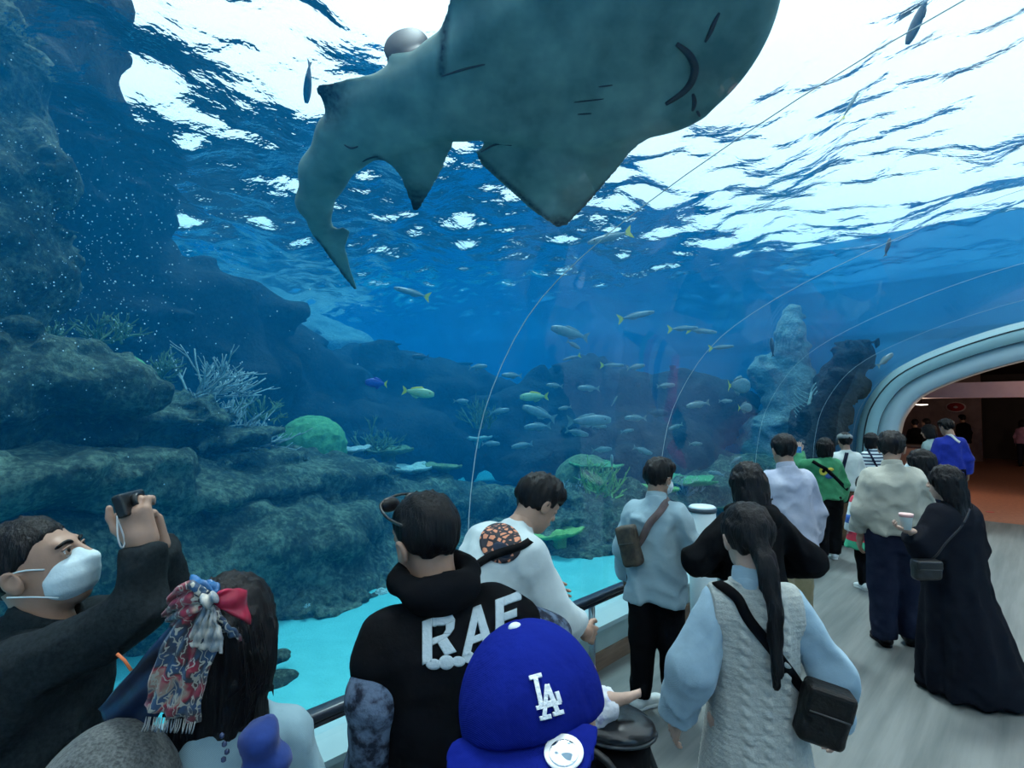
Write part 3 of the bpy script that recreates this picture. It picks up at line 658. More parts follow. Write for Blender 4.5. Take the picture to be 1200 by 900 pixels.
    cr = N.new('ShaderNodeValToRGB'); cr.color_ramp.elements[0].color = (.10, .18, .17, 1); cr.color_ramp.elements[1].color = (.25, .36, .32, 1); cr.color_ramp.elements[0].position = .3; cr.color_ramp.elements[1].position = .7; L.new(nz.outputs['Fac'], cr.inputs[0])
    ad = N.new('ShaderNodeMath'); ad.operation = 'MULTIPLY'; L.new(at.outputs['Fac'], ad.inputs[0]); m3 = N.new('ShaderNodeMath'); m3.operation = 'MULTIPLY_ADD'; m3.inputs[1].default_value = 1.6; m3.inputs[2].default_value = .2; L.new(n2.outputs['Fac'], m3.inputs[0]); L.new(m3.outputs[0], ad.inputs[1]); ad.use_clamp = True
    mx = N.new('ShaderNodeMix'); mx.data_type = 'RGBA'; mx.inputs['B'].default_value = (.018, .02, .028, 1); L.new(ad.outputs[0], mx.inputs['Factor']); L.new(cr.outputs[0], mx.inputs['A']); L.new(mx.outputs['Result'], b.inputs['Base Color'])
    root = empty('guitarfish'); tag(root, 'big grey guitarfish gliding overhead, pale belly and dark fin tips', 'guitarfish')
    M = Matrix(((e1[0], e2[0], n[0], C0[0]), (e1[1], e2[1], n[1], C0[1]), (e1[2], e2[2], n[2], C0[2]), (0, 0, 0, 1))); root.matrix_world = M
    o = mesh_obj('body', (V, F), m, root)
    edge = np.zeros(len(V), np.float32)                                      # dark pigment on the fin rims and tips
    for k, tip, r in (('pect', (655, 262), 22), ('pelv', (486, 242), 44), ('pelv_far', (374, 102), 40)):
        c = q(*tip); edge = np.maximum(edge, np.clip(1.3 - np.hypot(V[:, 0]-c[0], V[:, 1]-c[1])/(r*ref), 0, 1))
    for k, a, b_ in (('pect', (560, 180), (655, 265)), ('pect', (735, 185), (660, 264)), ('pect_far', (520, 75), (524, 0)), ('tail', (372, 275), (416, 336)), ('pelv', (445, 175), (486, 245))):
        A, B = q(*a), q(*b_); ab = B-A; tt = np.clip(((V[:, :2]-A) @ ab)/(ab @ ab), 0, 1); dd = np.linalg.norm(V[:, :2]-A-tt[:, None]*ab, axis=1)
        edge = np.maximum(edge, np.clip(1.1 - dd/(7*ref), 0, 1)*.8)
    cd_ = q(470, 72); edge = np.maximum(edge, ((np.hypot(V[:, 0]-cd_[0], V[:, 1]-cd_[1]) < .17) & (V[:, 2] < -.03))*4.0); edge = np.maximum(edge, np.clip((-V[:, 2]-.12)*8, 0, 1)*.85)             # dorsal fin's backlit silhouette put into the colour; dark back
    att = o.data.attributes.new('edge', 'FLOAT', 'POINT'); att.data.foreach_set('value', edge)
    bv = BVHTree.FromPolygons([Vector(v) for v in V], [tuple(map(int, x)) for x in F])
    def stick(pts, name, rad, mm):
        out = []
        for px, py in pts:
            c = q(px, py); h = bv.ray_cast(Vector((c[0], c[1], .5)), Vector((0, 0, -1)))
            out.append((c[0], c[1], (h[0].z if h[0] is not None else .1) + .001))
        out = spline(out, 4*len(out)); k = len(out)
        return mesh_obj(name, tube_vf(out, rad*(.35 + .65*np.sin(np.linspace(.15, 2.9, k))), 6), mm, root)
    dk = mat('guitarfish_mouth', (.05, .045, .05), (.03, .03, .035), 30, .6)
    stick([(789, 40), (803, 52), (810, 68), (806, 85), (795, 98), (777, 110)], 'mouth', .019, dk)
    stick([(838, 4), (832, 16), (828, 26), (822, 38)], 'nostril', .011, dk); stick([(808, 98), (810, 108), (808, 118)], 'nostril', .011, dk); stick([(813, 118), (817, 126)], 'nostril', .008, dk)
    for a in ([(672, 108), (690, 106), (706, 104)], [(700, 90), (716, 88)], [(676, 122), (692, 121)], [(520, 78), (545, 70), (570, 64)], [(565, 166), (582, 164), (600, 164)], [(408, 158), (416, 162), (424, 160)], [(428, 180), (436, 176), (446, 174)]):
        stick(a, 'gill_slit' if a[0][0] > 660 else 'skin_fold', .004 if a[0][0] > 660 else .006, dk)
build_guitarfish()

# ------------------------------------------------------------------ people: shared shapes
def Rx(a): c, s = math.cos(a), math.sin(a); return np.array([[1, 0, 0], [0, c, -s], [0, s, c]])
def Ry(a): c, s = math.cos(a), math.sin(a); return np.array([[c, 0, s], [0, 1, 0], [-s, 0, c]])
def Rz(a): c, s = math.cos(a), math.sin(a); return np.array([[c, -s, 0], [s, c, 0], [0, 0, 1]])
rad = math.radians
def to_local(X, Y, Z, o, R):
    R = np.asarray(R, np.float32); x, y, z = X-np.float32(o[0]), Y-np.float32(o[1]), Z-np.float32(o[2])
    return x*R[0,0]+y*R[1,0]+z*R[2,0], x*R[0,1]+y*R[1,1]+z*R[2,1], x*R[0,2]+y*R[1,2]+z*R[2,2]
def loft(X, Y, Z, lv, p=2.3, rnd=.02):
    lv = np.array(sorted([tuple(q) + (0.0,)*(5-len(q)) for q in lv]), float); z = lv[:, 0]
    w = np.interp(Z, z, lv[:, 1]).astype(np.float32); d = np.interp(Z, z, lv[:, 2]).astype(np.float32)
    yc = np.interp(Z, z, lv[:, 3]).astype(np.float32) if lv.shape[1] > 3 else 0
    xc = np.interp(Z, z, lv[:, 4]).astype(np.float32) if lv.shape[1] > 4 else 0
    q = (np.abs((X-xc)/w)**p + np.abs((Y-yc)/d)**p + 1e-9)**np.float32(1/p)
    return smax((q-1)*np.minimum(w, d), np.abs(Z-np.float32((z[0]+z[-1])/2)) - np.float32((z[-1]-z[0])/2), rnd)
def folds(X, Y, Z, amp, s=1.0):
    a = 1-2*np.abs(vnoise(X*8*s+Z*3*s+Y*2, Y*8*s-Z*2, Z*2.6*s)); b = 1-2*np.abs(vnoise(X*6*s+5+Z*9*s, Y*14*s-Z*7*s, Z*5*s-X*8*s))
    return np.float32(-amp)*(a + .7*b + .18*(1-2*np.abs(vnoise(X*26*s+2*a, Y*26*s, Z*17*s-X*9))))
_HC = {}
def head_vf(kind='m'):
    if kind in _HC: return _HC[kind]
    jw = .058 if kind == 'm' else .053
    def f(X, Y, Z):
        d = s_ell(X, Y, Z, (0, -.012, .028), (.077, .097, .088))
        d = smin(d, s_ell(X, Y, Z, (0, .028, -.045), (jw, .066, .072)), .03)
        d = smin(d, s_ell(X, Y, Z, (0, .055, -.093), (.026, .026, .022)), .025)           # chin
        d = smin(d, s_cap(X, Y, Z, (0, .090, .018), (0, .110, -.022), .009, .013), .014)      # nose
        d = smin(d, s_cap(X, Y, Z, (-.014, .100, -.026), (.014, .100, -.026), .009), .008)
        d = smin(d, s_cap(X, Y, Z, (-.036, .080, .026), (.036, .080, .026), .010), .018)     # brow
        for sx in (-1, 1):
            d = smax(d, -s_ell(X, Y, Z, (sx*.031, .094, .004), (.015, .011, .009)), .008)   # eye sockets
            d = smin(d, s_ell(X, Y, Z, (sx*.031, .080, .004), (.0135, .0135, .0115)), .003)
            e = s_ell(X, Y, Z, (sx*.082, -.012, -.012), (.010, .021, .033), Ry(sx*.25))
            e = smax(e, -s_ell(X, Y, Z, (sx*.092, -.006, -.010), (.007, .011, .019)), .004)
            d = smin(d, e, .008)
        d = smin(d, s_cap(X, Y, Z, (-.017, .091, -.056), (.017, .091, -.056), .008), .008)   # lips
        d = smax(d, -s_cap(X, Y, Z, (-.02, .101, -.056), (.02, .101, -.056), .0025), .003)
        d = smin(d, s_cap(X, Y, Z, (0, -.028, -.06), (0, -.035, -.17), .052, .056), .025)      # neck
        return d
    _HC[kind] = sdf_mesh(f, (-.11, -.13, -.20), (.11, .14, .13), .0055, 1); return _HC[kind]
def hand_vf(curl=.5, spread=.12, thumb=.5):
    """right hand: fingers along +y, back of the hand +z, thumb on -x; origin at the wrist."""
    key = ('hand', curl, spread, thumb)
    if key in _HC: return _HC[key]
    segs = []
    for i, (x, L) in enumerate(((-.030, .070), (-.010, .078), (.010, .072), (.030, .056))):
        a = (i-1.4)*spread; p = np.array([x, .088, 0.0]); d = np.array([math.sin(a), math.cos(a), 0]); pit = curl*.55
        for k, (fr, r) in enumerate(((.45, .0095), (.32, .0088), (.23, .0078))):
            v = np.array([d[0]*math.cos(pit), d[1]*math.cos(pit), -math.sin(pit)]); q = p + v*L*fr
            segs.append((p, q, r, r*.92)); p = q; pit += curl*.9
    tb = [np.array([-.030, .022, -.004])]; a = -.9 + .5*thumb
    for L, r, bend in ((.042, .014, 0), (.034, .011, .35), (.024, .0095, .35)):
        a += bend; tb.append(tb[-1] + L*np.array([math.sin(a), math.cos(a), -.35*thumb])); segs.append((tb[-2], tb[-1], r, r*.9))
    def f(X, Y, Z):
        d = s_box(X, Y, Z, (0, .045, 0), (.041, .05, .014), .013)
        d = smin(d, s_cap(X, Y, Z, (0, -.03, 0), (0, .02, 0), .026, .028), .02)
        for p, q, ra, rb in segs: d = smin(d, s_cap(X, Y, Z, p, q, ra, rb), .007)
        return d
    _HC[key] = sdf_mesh(f, (-.10, -.06, -.13), (.08, .20, .06), .0048, 1); return _HC[key]
def hairline(Y, a, X=None): return np.interp(Y, [-.12, -.07, -.02, .02, .05, .10], a).astype(np.float32) + (np.float32(.009)*vnoise(X*90, Y*90, X*0+3) if X is not None else 0)
def hair_vf(kind):
    if ('hair', kind) in _HC: return _HC[('hair', kind)]
    rough = .006
    def strands(X, Y, Z, f=1.0): return np.float32(.004)*vnoise(X*28, Y*28, Z*10) + np.float32(rough*f)*(vnoise(X*75+Z*8, Y*75, Z*14) + .6*vnoise(X*150, Y*150, Z*26+9))
    def f(X, Y, Z):
        d = s_ell(X, Y, Z, (0, -.016, .034), (.090, .108, .101))
        if kind == 'short':
            d = d + strands(X, Y, Z); d = smax(d, hairline(Y, [-.085, -.075, -.028, .005, .05, .058], X) - Z, .012)
        elif kind == 'crop':
            d = d + .006 + strands(X, Y, Z, .9); d = smax(d, hairline(Y, [-.055, -.048, -.012, .014, .05, .058], X) - Z, .012)
        elif kind == 'full':
            d = smin(d, s_ell(X, Y, Z, (0, .02, .075), (.088, .09, .058)), .03) + strands(X, Y, Z, 1.4); d = smax(d, hairline(Y, [-.10, -.09, -.035, -.005, .035, .040], X) - Z, .012)
        elif kind == 'bob':
            d = smin(d, loft(X, Y, Z, [(-.13, .088, .075, -.03), (-.08, .100, .09, -.03), (0, .098, .105, -.02), (.05, .09, .10, -.016)]), .03)
            d = smax(d, -s_ell(X, Y, Z, (0, .13, -.06), (.062, .075, .115)), .015) + strands(X, Y, Z, 1.2)
        elif kind in ('long', 'verylong'):
            zl = -.30 if kind == 'long' else -.46
            d = smin(d, loft(X, Y, Z, [(zl, .045, .02, -.10), (zl+.06, .085, .035, -.098), (-.14, .10, .055, -.075), (-.05, .10, .085, -.045), (.03, .093, .10, -.02)]), .03)
            d = smax(d, -s_ell(X, Y, Z, (0, .13, -.06), (.060, .085, .12)), .015) + strands(X, Y, Z, 1.5)
        elif kind == 'pony':
            d = smin(d, s_ell(X, Y, Z, (0, -.115, -.03), (.035, .03, .045)), .02)
            d = smin(d, loft(X, Y, Z, [(-.47, .008, .008, -.165), (-.40, .018, .018, -.172), (-.2, .027, .024, -.178), (-.08, .032, .028, -.155), (-.02, .03, .03, -.125)]), .02)
            d = smax(d, np.minimum(hairline(Y, [-.09, -.07, -.028, .01, .05, .055], X) - Z, Y + .105), .012) + strands(X, Y, Z, 1.3)
        return d
    lo = {'long': -.34, 'verylong': -.5, 'pony': -.52, 'bob': -.17}.get(kind, -.13)
    _HC[('hair', kind)] = sdf_mesh(f, (-.13, -.22, lo), (.13, .13, .16), .0065 if kind not in ('verylong', 'pony', 'long') else .0075, 1); return _HC[('hair', kind)]
def shoe_vf():
    if 'shoe' in _HC: return _HC['shoe'], _HC['sole']
    def f(X, Y, Z):
        d = s_cap(X, Y, Z, (0, -.045, .055), (0, .13, .04), .042, .034); d = smin(d, s_cap(X, Y, Z, (0, -.03, .05), (0, -.025, .105), .042, .040), .03)
        d = smin(d, s_ell(X, Y, Z, (0, .145, .036), (.045, .055, .032)), .02); return smax(d, .02-Z, .006)
    def g(X, Y, Z):
        a = np.interp(Y, [-.09, -.02, .05, .13, .2], [.038, .040, .040, .050, .040]).astype(np.float32)
        d = np.sqrt((np.maximum(np.abs(Y-.055)-.095, 0))**2 + X**2) - a; return smax(d, np.abs(Z-.014)-.014, .006)
    _HC['shoe'] = sdf_mesh(f, (-.07, -.11, 0), (.07, .22, .16), .008, 1); _HC['sole'] = sdf_mesh(g, (-.07, -.11, -.01), (.07, .22, .04), .008, 1)
    return _HC['shoe'], _HC['sole']
def xf(vf, o, R, s=1.0, mirror=False):
    V, F = vf; V = np.array(V)*s
    if mirror: V = V*np.array([-1, 1, 1]); F = F[:, ::-1]
    return V @ np.asarray(R).T + np.asarray(o), F
def catq(parts):
    n = 0; Vs = []; Fs = []
    for V, F in parts: Vs.append(V); Fs.append(F + n); n += len(V)
    return np.vstack(Vs), np.vstack(Fs)
def skin_mat(name, c): 
    m = mat(name, c, tuple(x*.86 for x in c), 14, .5, .1, 120, spec=.35, bdist=.003); b = principled(m)
    b.inputs['Subsurface Weight'].default_value = .0; return m
SK1 = skin_mat('skin', (.42, .25, .18)); SK2 = skin_mat('skin_pale', (.52, .34, .27)); SK3 = skin_mat('skin_shade', (.46, .28, .21))
HAIR = mat('black_hair', (.007, .006, .008), (.003, .003, .004), 60, .55, .9, 130, stretch=(1, 1, .12), spec=.22, bdist=.006)
HAIR_B = mat('brown_black_hair', (.022, .013, .010), (.010, .006, .005), 40, .4, .5, 90, stretch=(1, 1, .15), spec=.5, bdist=.004)
def cloth(name, c, c2=None, sc=10, rough=.85, weave=180, bump=.25): return mat(name, c, c2, sc, rough, bump*1.6, 28, sheen=(.12 if max(c) > .1 else 0), spec=(.2 if max(c) > .1 else .06), bdist=.006, weave=weave)
BLACK = cloth('black_cloth', (.006, .0065, .008), (.004, .004, .005)); NAVY = cloth('navy_cloth', (.02, .025, .05), (.012, .016, .035)); WHITE_SH = cloth('white_shoe', (.66, .70, .70), (.58, .62, .62), weave=0); DENIM = cloth('dark_denim', (.025, .03, .05), (.015, .02, .034))
KHAKI = cloth('khaki', (.34, .29, .17), (.27, .23, .13)); BROWN = cloth('brown_trousers', (.13, .075, .04), (.10, .055, .03)); BLK_SH = cloth('black_shoe', (.015, .015, .017), weave=0, rough=.5); MASK = mat('face_mask', (.62, .74, .78), (.56, .68, .72), 30, .8, .1, 80); BLK_PL = mat('black_plastic', (.012, .012, .014), (.009, .009, .01), 10, .35, spec=.5)

class Person:
    def __init__(s, px, Z, H, face, label, lean=0, roll=0, twist=0, head=(0, 0, 0), arms=None, female=False, skin=None, hair='short', hair_m=None, hips=(0, 0), group=None, sit=False, pos=None, stance=.0, hands=True, curl=.55, scale_w=1.0, hs=1.09):
        p = P(px, 478, Z) if pos is None else pos
        s.root = empty('person', (p[0], p[1], 0), rad(face), label, 'person', group); k = H/1.72; s.root.scale = (k, k, k)
        s.M = np.array(Matrix.Translation((p[0], p[1], 0)) @ Matrix.Rotation(rad(face), 4, 'Z') @ Matrix.Scale(k, 4))
        s.w = scale_w * (.92 if female else 1.0); s.female = female; s.skin = skin or (SK2 if female else SK1)
        s.R = Rz(rad(twist)) @ Ry(rad(roll)) @ Rx(-rad(lean)); s.hip = np.array([hips[0], hips[1], .93])
        s.neck = s.hip + s.R @ [0, 0, .53]; s.Rh = Rz(rad(head[0])) @ Rx(rad(head[1])) @ Ry(rad(head[2]))
        s.hs = hs; s.hc = s.neck + s.R @ [0, .018, .030] + s.Rh @ [0, .022, .110]
        s.sh = [s.hip + s.R @ [sx*.150*s.w, 0, .425] for sx in (-1, 1)]
        if arms is None: arms = (None, None)
        s.arm = []
        for i, sx in enumerate((-1, 1)):
            a = arms[i]
            if a is None: a = (s.sh[i] + np.array([sx*.075, -.02, -.27]), s.sh[i] + np.array([sx*.085, .06, -.51]))
            s.arm.append((np.array(a[0], float), np.array(a[1], float), a[2] if len(a) > 2 else None))
        s.leg = []
        for sx in (-1, 1):
            st = stance*sx
            s.leg.append((np.array([s.hip[0]+sx*.088, s.hip[1], .90]), np.array([sx*.10, st*.5+.02, .48]), np.array([sx*.105, st, .085])))
        s.make_body(hands, curl)
        if hair: s.hair = s.part('hair', xf(hair_vf(hair), s.hc, s.Rh, s.hs), hair_m or HAIR)
    def part(s, name, vf, m, parent=None): return mesh_obj(name, vf, m, parent or s.root)
    def wpt(s, px, py, Z):
        """world picture point -> this person's own coordinates"""
        return (np.linalg.inv(s.M) @ np.append(P(px, py, Z), 1))[:3]
    def torso(s, X, Y, Z, lv, **k):
        x, y, z = to_local(X, Y, Z, s.hip, s.R); return loft(x, y, z, lv, **k)
    def make_body(s, hands, curl):
        w = s.w
        lv = [(-.14, .155, .105), (-.02, .165*(1.04 if s.female else 1), .112), (.16, .135*w, .095), (.32, .145*w, .105), (.42, .145*w, .095), (.48, .10*w, .072), (.55, .055, .055)]
        def f(X, Y, Z):
            d = s.torso(X, Y, Z, lv); d = smin(d, s_cap(X, Y, Z, s.neck - s.R @ [0, 0, .05], s.hc + s.Rh @ [0, -.03, -.06], .058, .052), .03)
            for i in (0, 1):
                e, wr, _ = s.arm[i]; d = smin(d, s_cap(X, Y, Z, s.sh[i], e, .050*w, .040*w), .03); d = smin(d, s_cap(X, Y, Z, e, wr, .040*w, .027), .02)
                h, kn, an = s.leg[i]; d = smin(d, s_cap(X, Y, Z, h, kn, .085, .056), .04); d = smin(d, s_cap(X, Y, Z, kn, an, .056, .036), .02)
            return d
        pts = np.vstack([s.neck, s.hc] + s.sh + [a[0] for a in s.arm] + [a[1] for a in s.arm] + [l for q in s.leg for l in q]); lo = pts.min(0)-.2; hi = pts.max(0)+.15; lo[2] = max(lo[2], .04); hi[2] = s.hc[2]
        parts = [sdf_mesh(f, lo, hi, .02, 1), xf(head_vf('f' if s.female else 'm'), s.hc, s.Rh, s.hs)]
        if hands:
            for i, sx in enumerate((-1, 1)):
                e, wr, hd = s.arm[i]
                if isinstance(hd, str): continue
                d = (wr-e)/np.linalg.norm(wr-e)
                if hd is None: R = None; bz = np.array([sx*1.0, 0, 0]); c = curl
                else: bz = np.array(hd[0], float); c = hd[1]; d = np.array(hd[2], float)/np.linalg.norm(hd[2]) if len(hd) > 2 else d
                z = bz - d*(bz @ d); z /= np.linalg.norm(z); x = np.cross(d, z); R = np.stack([x, d, z], 1)
                # right hand has the thumb on -x when the back of the hand points along z
                parts.append(xf(hand_vf(c), wr, R, 1.0 if not s.female else .92, mirror=(sx < 0)))
        s.part('body', catq(parts), s.skin)
    def garment(s, name, m, lv, arms=None, fold=.006, h=.013, fs=1.0, legs=None, extra=None, cut=None, p=2.3, k=.035, bounds=None):
        """lv: cross-sections in torso coordinates; arms: (r shoulder, r elbow, r end, fraction of forearm, sides); legs: (r hip, r knee, r ankle, end fraction)"""
        pts = []
        if lv is not None: pts += [s.hip + s.R @ [x*q[1], y*q[2] + (q[3] if len(q) > 3 else 0), q[0]] for q in lv for x in (-1, 1) for y in (-1, 1)]
        ends = []
        if arms:
            for i in (arms[4] if len(arms) > 4 else (0, 1)):
                e, wr, _ = s.arm[i]; fr = arms[3]
                if fr > 0: ends.append((s.sh[i], e, e + (wr-e)*fr))
                else: ends.append((s.sh[i], s.sh[i] + (e-s.sh[i])*(1+fr), None))
            for a in ends: pts += [q for q in a if q is not None]
        if legs: pts += [l for q in s.leg for l in q]
        pts = np.array(pts); mg = .15
        lo = pts.min(0)-mg; hi = pts.max(0)+mg
        if bounds is not None: lo = np.minimum(lo, bounds[0]); hi = np.maximum(hi, bounds[1])
        lo[2] = max(lo[2], .005)
        def f(X, Y, Z):
            d = None
            if lv is not None: d = s.torso(X, Y, Z, lv, p=p)
            for a, b, c in ends:
                e = s_cap(X, Y, Z, a - (a-s.hip)*np.array([.06, .06, 0]), b, arms[0], arms[1])
                if c is not None:
                    g = s_cap(X, Y, Z, b, c, arms[1], arms[2]); dv = (c-b)/(np.linalg.norm(c-b)+1e-9)
                    g = smax(g, (X-np.float32(c[0]))*np.float32(dv[0])+(Y-np.float32(c[1]))*np.float32(dv[1])+(Z-np.float32(c[2]))*np.float32(dv[2]), .008); e = smin(e, g, .03)
                d = e if d is None else smin(d, e, k)
            if legs:
                for hp, kn, an in s.leg:
                    an = kn + (an-kn)*legs[3]
                    e = smin(s_cap(X, Y, Z, hp, kn, legs[0], legs[1]), s_cap(X, Y, Z, kn, an, legs[1], legs[2]), .02); e = smax(e, np.float32(an[2])-.02-Z, .008)
                    d = e if d is None else smin(d, e, .03)
            if fold: d = d + folds(X, Y, Z, fold, fs)
            if extra: d = extra(d, X, Y, Z)
            if cut is not None: d = smax(d, cut(X, Y, Z), .006)
            return d
        vf = sdf_mesh(f, lo, hi, h, 1)
        o = s.part(name, vf, m); o['_'] = 0; del o['_']; s.last = vf; return o
    def shirt(s, m, hem=-.08, loose=1.0, arm=(.072, .062, .048, .97), name='shirt', fold=.007, flare=0.0, h=.013, top=.535, fs=1.0, extra=None, cut=None):
        w = s.w*loose
        arm = (arm[0]*.80, arm[1]*.88) + tuple(arm[2:]); fold = fold*1.35
        lv = [(hem, (.166+flare)*loose, (.130+flare*.8)*loose), (.02, .160*loose, .126*loose), (.16, .148*w, .118*loose), (.32, .155*w, .122*loose), (.40, .160*w, .114*loose), (.445, .142*w, .096*loose), (.485, .104*w, .082), (top-.01, .066, .068), (top, .060, .062)]
        return s.garment(name, m, lv, arm, fold, h, fs, extra=extra, cut=cut)
    def collar(s, m, r=.066, hgt=.045, name='collar', parent=None):
        c = s.neck + s.R @ [0, .012, -.012]; up = s.R @ np.array([0, .25, 1.0]); up /= np.linalg.norm(up); n = 28; V = []; 
        ex = s.R @ np.array([1.0, 0, 0]); ey = np.cross(up, ex)
        for j, (rr, hh) in enumerate(((r+.010, -.012), (r+.004, hgt*.6), (r-.001, hgt), (r-.007, hgt-.004), (r-.006, -.02), (r+.022, hgt*.1), (r+.018, hgt*.15))[:5]):
            for i in range(n):
                a = 2*math.pi*i/n; V.append(c + ex*rr*math.cos(a) + ey*rr*1.08*math.sin(a) + up*hh*(1-.25*max(0, math.sin(a))))
        F = [(j*n+i, j*n+(i+1) % n, (j+1)*n+(i+1) % n, (j+1)*n+i) for j in range(4) for i in range(n)]
        return s.part(name, (V, F), m, parent)
    def trousers(s, m, r=(.108, .080, .062, 1.0), top=.02, fold=.006, name='trousers', h=.014):
        return s.garment(name, m, [(-.16, .150, .112), (-.06, .172, .122), (top, .165, .118)], None, fold, h, 1.2, legs=r)
    def shoes(s, m, sole=None, toe=0):
        a, b = shoe_vf()
        for i, sx in enumerate((-1, 1)):
            an = s.leg[i][2]; R = Rz(rad(-sx*8+toe)); o = (an[0], an[1]-.0, 0)
            sh = s.part('shoe', xf(a, o, R), m); s.part('sole', xf(b, o, R), sole or m, sh)
    def strap(s, pts, w=.035, th=.006, m=None, name='strap', surf=None, parent=None, n=28, off=.004):
        """band laid over the clothing: pts in own coordinates, pulled onto the surface of the last garment"""
        V, F = surf or s.last; bv = BVHTree.FromPolygons([Vector(v) for v in V], [tuple(map(int, q)) for q in F])
        c = spline(pts, n); out = []; nr = []
        for q in c:
            h = bv.find_nearest(Vector(q)); p, nn = np.array(h[0]), np.array(h[1]); out.append(p + nn*off); nr.append(nn)
        out = np.array(out); nr = np.array(nr)
        for _ in range(9): out[1:-1] = .5*out[1:-1] + .25*(out[:-2]+out[2:]); nr[1:-1] = .5*nr[1:-1] + .25*(nr[:-2]+nr[2:])
        T = np.gradient(out, axis=0); T /= np.linalg.norm(T, axis=1)[:, None]+1e-9; nr /= np.linalg.norm(nr, axis=1)[:, None]+1e-9; B = np.cross(T, nr); B /= np.linalg.norm(B, axis=1)[:, None]+1e-9
        Vv = []
        for i in range(len(out)):
            for a, b in ((-1, 0), (1, 0), (1, 1), (-1, 1)): Vv.append(out[i] + B[i]*a*w/2 + nr[i]*(b*th))
        Ff = [(4*i+j, 4*i+(j+1) % 4, 4*i+4+(j+1) % 4, 4*i+4+j) for i in range(len(out)-1) for j in range(4)] + [(3, 2, 1, 0), tuple(4*len(out)-4+j for j in range(4))]
        return s.part(name, (Vv, Ff), m or BLACK, parent)
    def mask(s, m=None):
        def f(X, Y, Z):
            d = s_ell(X, Y, Z, (0, .048, -.050), (.066, .068, .062)); d = smin(d, s_cap(X, Y, Z, (0, .092, -.005), (0, .110, -.03), .014, .018), .03)
            pl = np.float32(.0022)*np.abs(np.sin((Z+.25*Y)*95))
            d = d + pl; inner = s_ell(X, Y, Z, (0, .040, -.050), (.063, .064, .066))
            d = smax(d, .018 - Y + .3*(Z+.05), .01); return smax(d, Z - .012 + np.abs(X)*.25, .006)
        mk = s.part('face_mask', xf(sdf_mesh(f, (-.1, -.02, -.13), (.1, .15, .04), .006, 1), s.hc, s.Rh, s.hs), m or MASK)
        for sx in (-1, 1):
            for z0, z1 in ((.0, .012), (-.085, -.035)):
                pts = spline([(sx*.060, .045, z0*.6-.012 if z0 == 0 else z0), (sx*.078, .015, (z0+z1)/2), (sx*.088, -.028, z1)], 8)
                V, F = tube_vf(pts, .002, 5); s.part('ear_loop', (V*s.hs @ s.Rh.T + s.hc, F), m or MASK, mk)
        return mk
def project_flat(vf2, origin, ex, ey, dirn, surf, off=.003):
    """lay a flat outline (x, y) on a surface by casting along dirn"""
    V, F = vf2; bv = BVHTree.FromPolygons([Vector(v) for v in surf[0]], [tuple(map(int, q)) for q in surf[1]]); out = []; last = None
    d = Vector(dirn).normalized()
    for x, y in V:
        p = Vector(np.asarray(origin) + x*np.asarray(ex) + y*np.asarray(ey)); h = bv.ray_cast(p, d)
        q = h[0] + (h[1]*off if h[1].dot(d) < 0 else -h[1]*off) if h[0] is not None else None
        if q is None: q = last if last is not None else p
        last = q; out.append(tuple(q))
    return out, F
def grid_fill(polys, step):
    """polygons -> triangulated, finely subdivided flat mesh in xy"""
    bm = bmesh.new()
    for pl in polys:
        vs_ = [bm.verts.new((x, y, 0)) for x, y in pl]; bm.faces.new(vs_)
    bmesh.ops.triangulate(bm, faces=bm.faces)
    for _ in range(5):
        es = [e for e in bm.edges if e.calc_length() > step]
        if not es: break
        bmesh.ops.subdivide_edges(bm, edges=es, cuts=1); bmesh.ops.triangulate(bm, faces=bm.faces)
    bm.verts.index_update(); V = [(v.co.x, v.co.y) for v in bm.verts]; F = [tuple(v.index for v in f.verts) for f in bm.faces]; bm.free(); return V, F
def bag(name, label, cat, M, size, m, strapm=None, flap=True):
    """soft rectangular bag, size (w, d, h); M: 4x4 world matrix of its centre"""
    w, d, h = size
    def f(X, Y, Z): return s_box(X, Y, Z, (0, 0, 0), (w/2, d/2*(1), h/2), min(w, d, h)*.32) + folds(X, Y, Z, .004, 1.6)
    root = empty(name, (0, 0, 0), 0, label, cat); root.matrix_world = Matrix(M)
    mesh_obj('body', sdf_mesh(f, (-w/2-.03, -d/2-.03, -h/2-.03), (w/2+.03, d/2+.03, h/2+.03), max(w, h)/26, 1), m, root)
    if flap:
        o = mesh_obj('flap', box_vf((-w/2*.96, -d/2-.006, h*.02), (w/2*.96, d/2+.006, h/2+.006)), m, root, smooth=False); bevel_obj(o, min(d, h)*.2, 3)
        mesh_obj('zip', tube_vf([(-w*.4, -d/2-.008, h*.1), (w*.4, -d/2-.008, h*.1)], .003, 6), mat('zip_metal', (.10, .10, .10), rough=.4, metal=.6), root)
    return root

# ------------------------------------------------------------------ the visitors
def cast_px(person, polys, surf, step=4.0, off=.003):
    """polygons given in picture points are laid on the surface they fall on; own coordinates of the person"""
    V, F = grid_fill(polys, step); Mi = np.linalg.inv(person.M); o = Vector((Mi @ np.append(CAM, 1))[:3])
    bv = BVHTree.FromPolygons([Vector(v) for v in surf[0]], [tuple(map(int, q)) for q in surf[1]]); out = []; last = None
    for x, y in V:
        d = Vector(Mi[:3, :3] @ ray(x, y)).normalized(); h = bv.ray_cast(o, d)
        if h[0] is not None: q = np.array(h[0]) + np.array(h[1])*off*(1 if h[1].dot(d) < 0 else -1); last = q
        else: q = last if last is not None else np.array(o + d)
        out.append(q)
    return out, F
def decal(person, name, polys, surf, m, parent=None, step=4.0, th=.004):
    o = person.part(name, cast_px(person, polys, surf, step), m, parent); s = o.modifiers.new('thick', 'SOLIDIFY'); s.thickness = th; s.offset = 0; return o
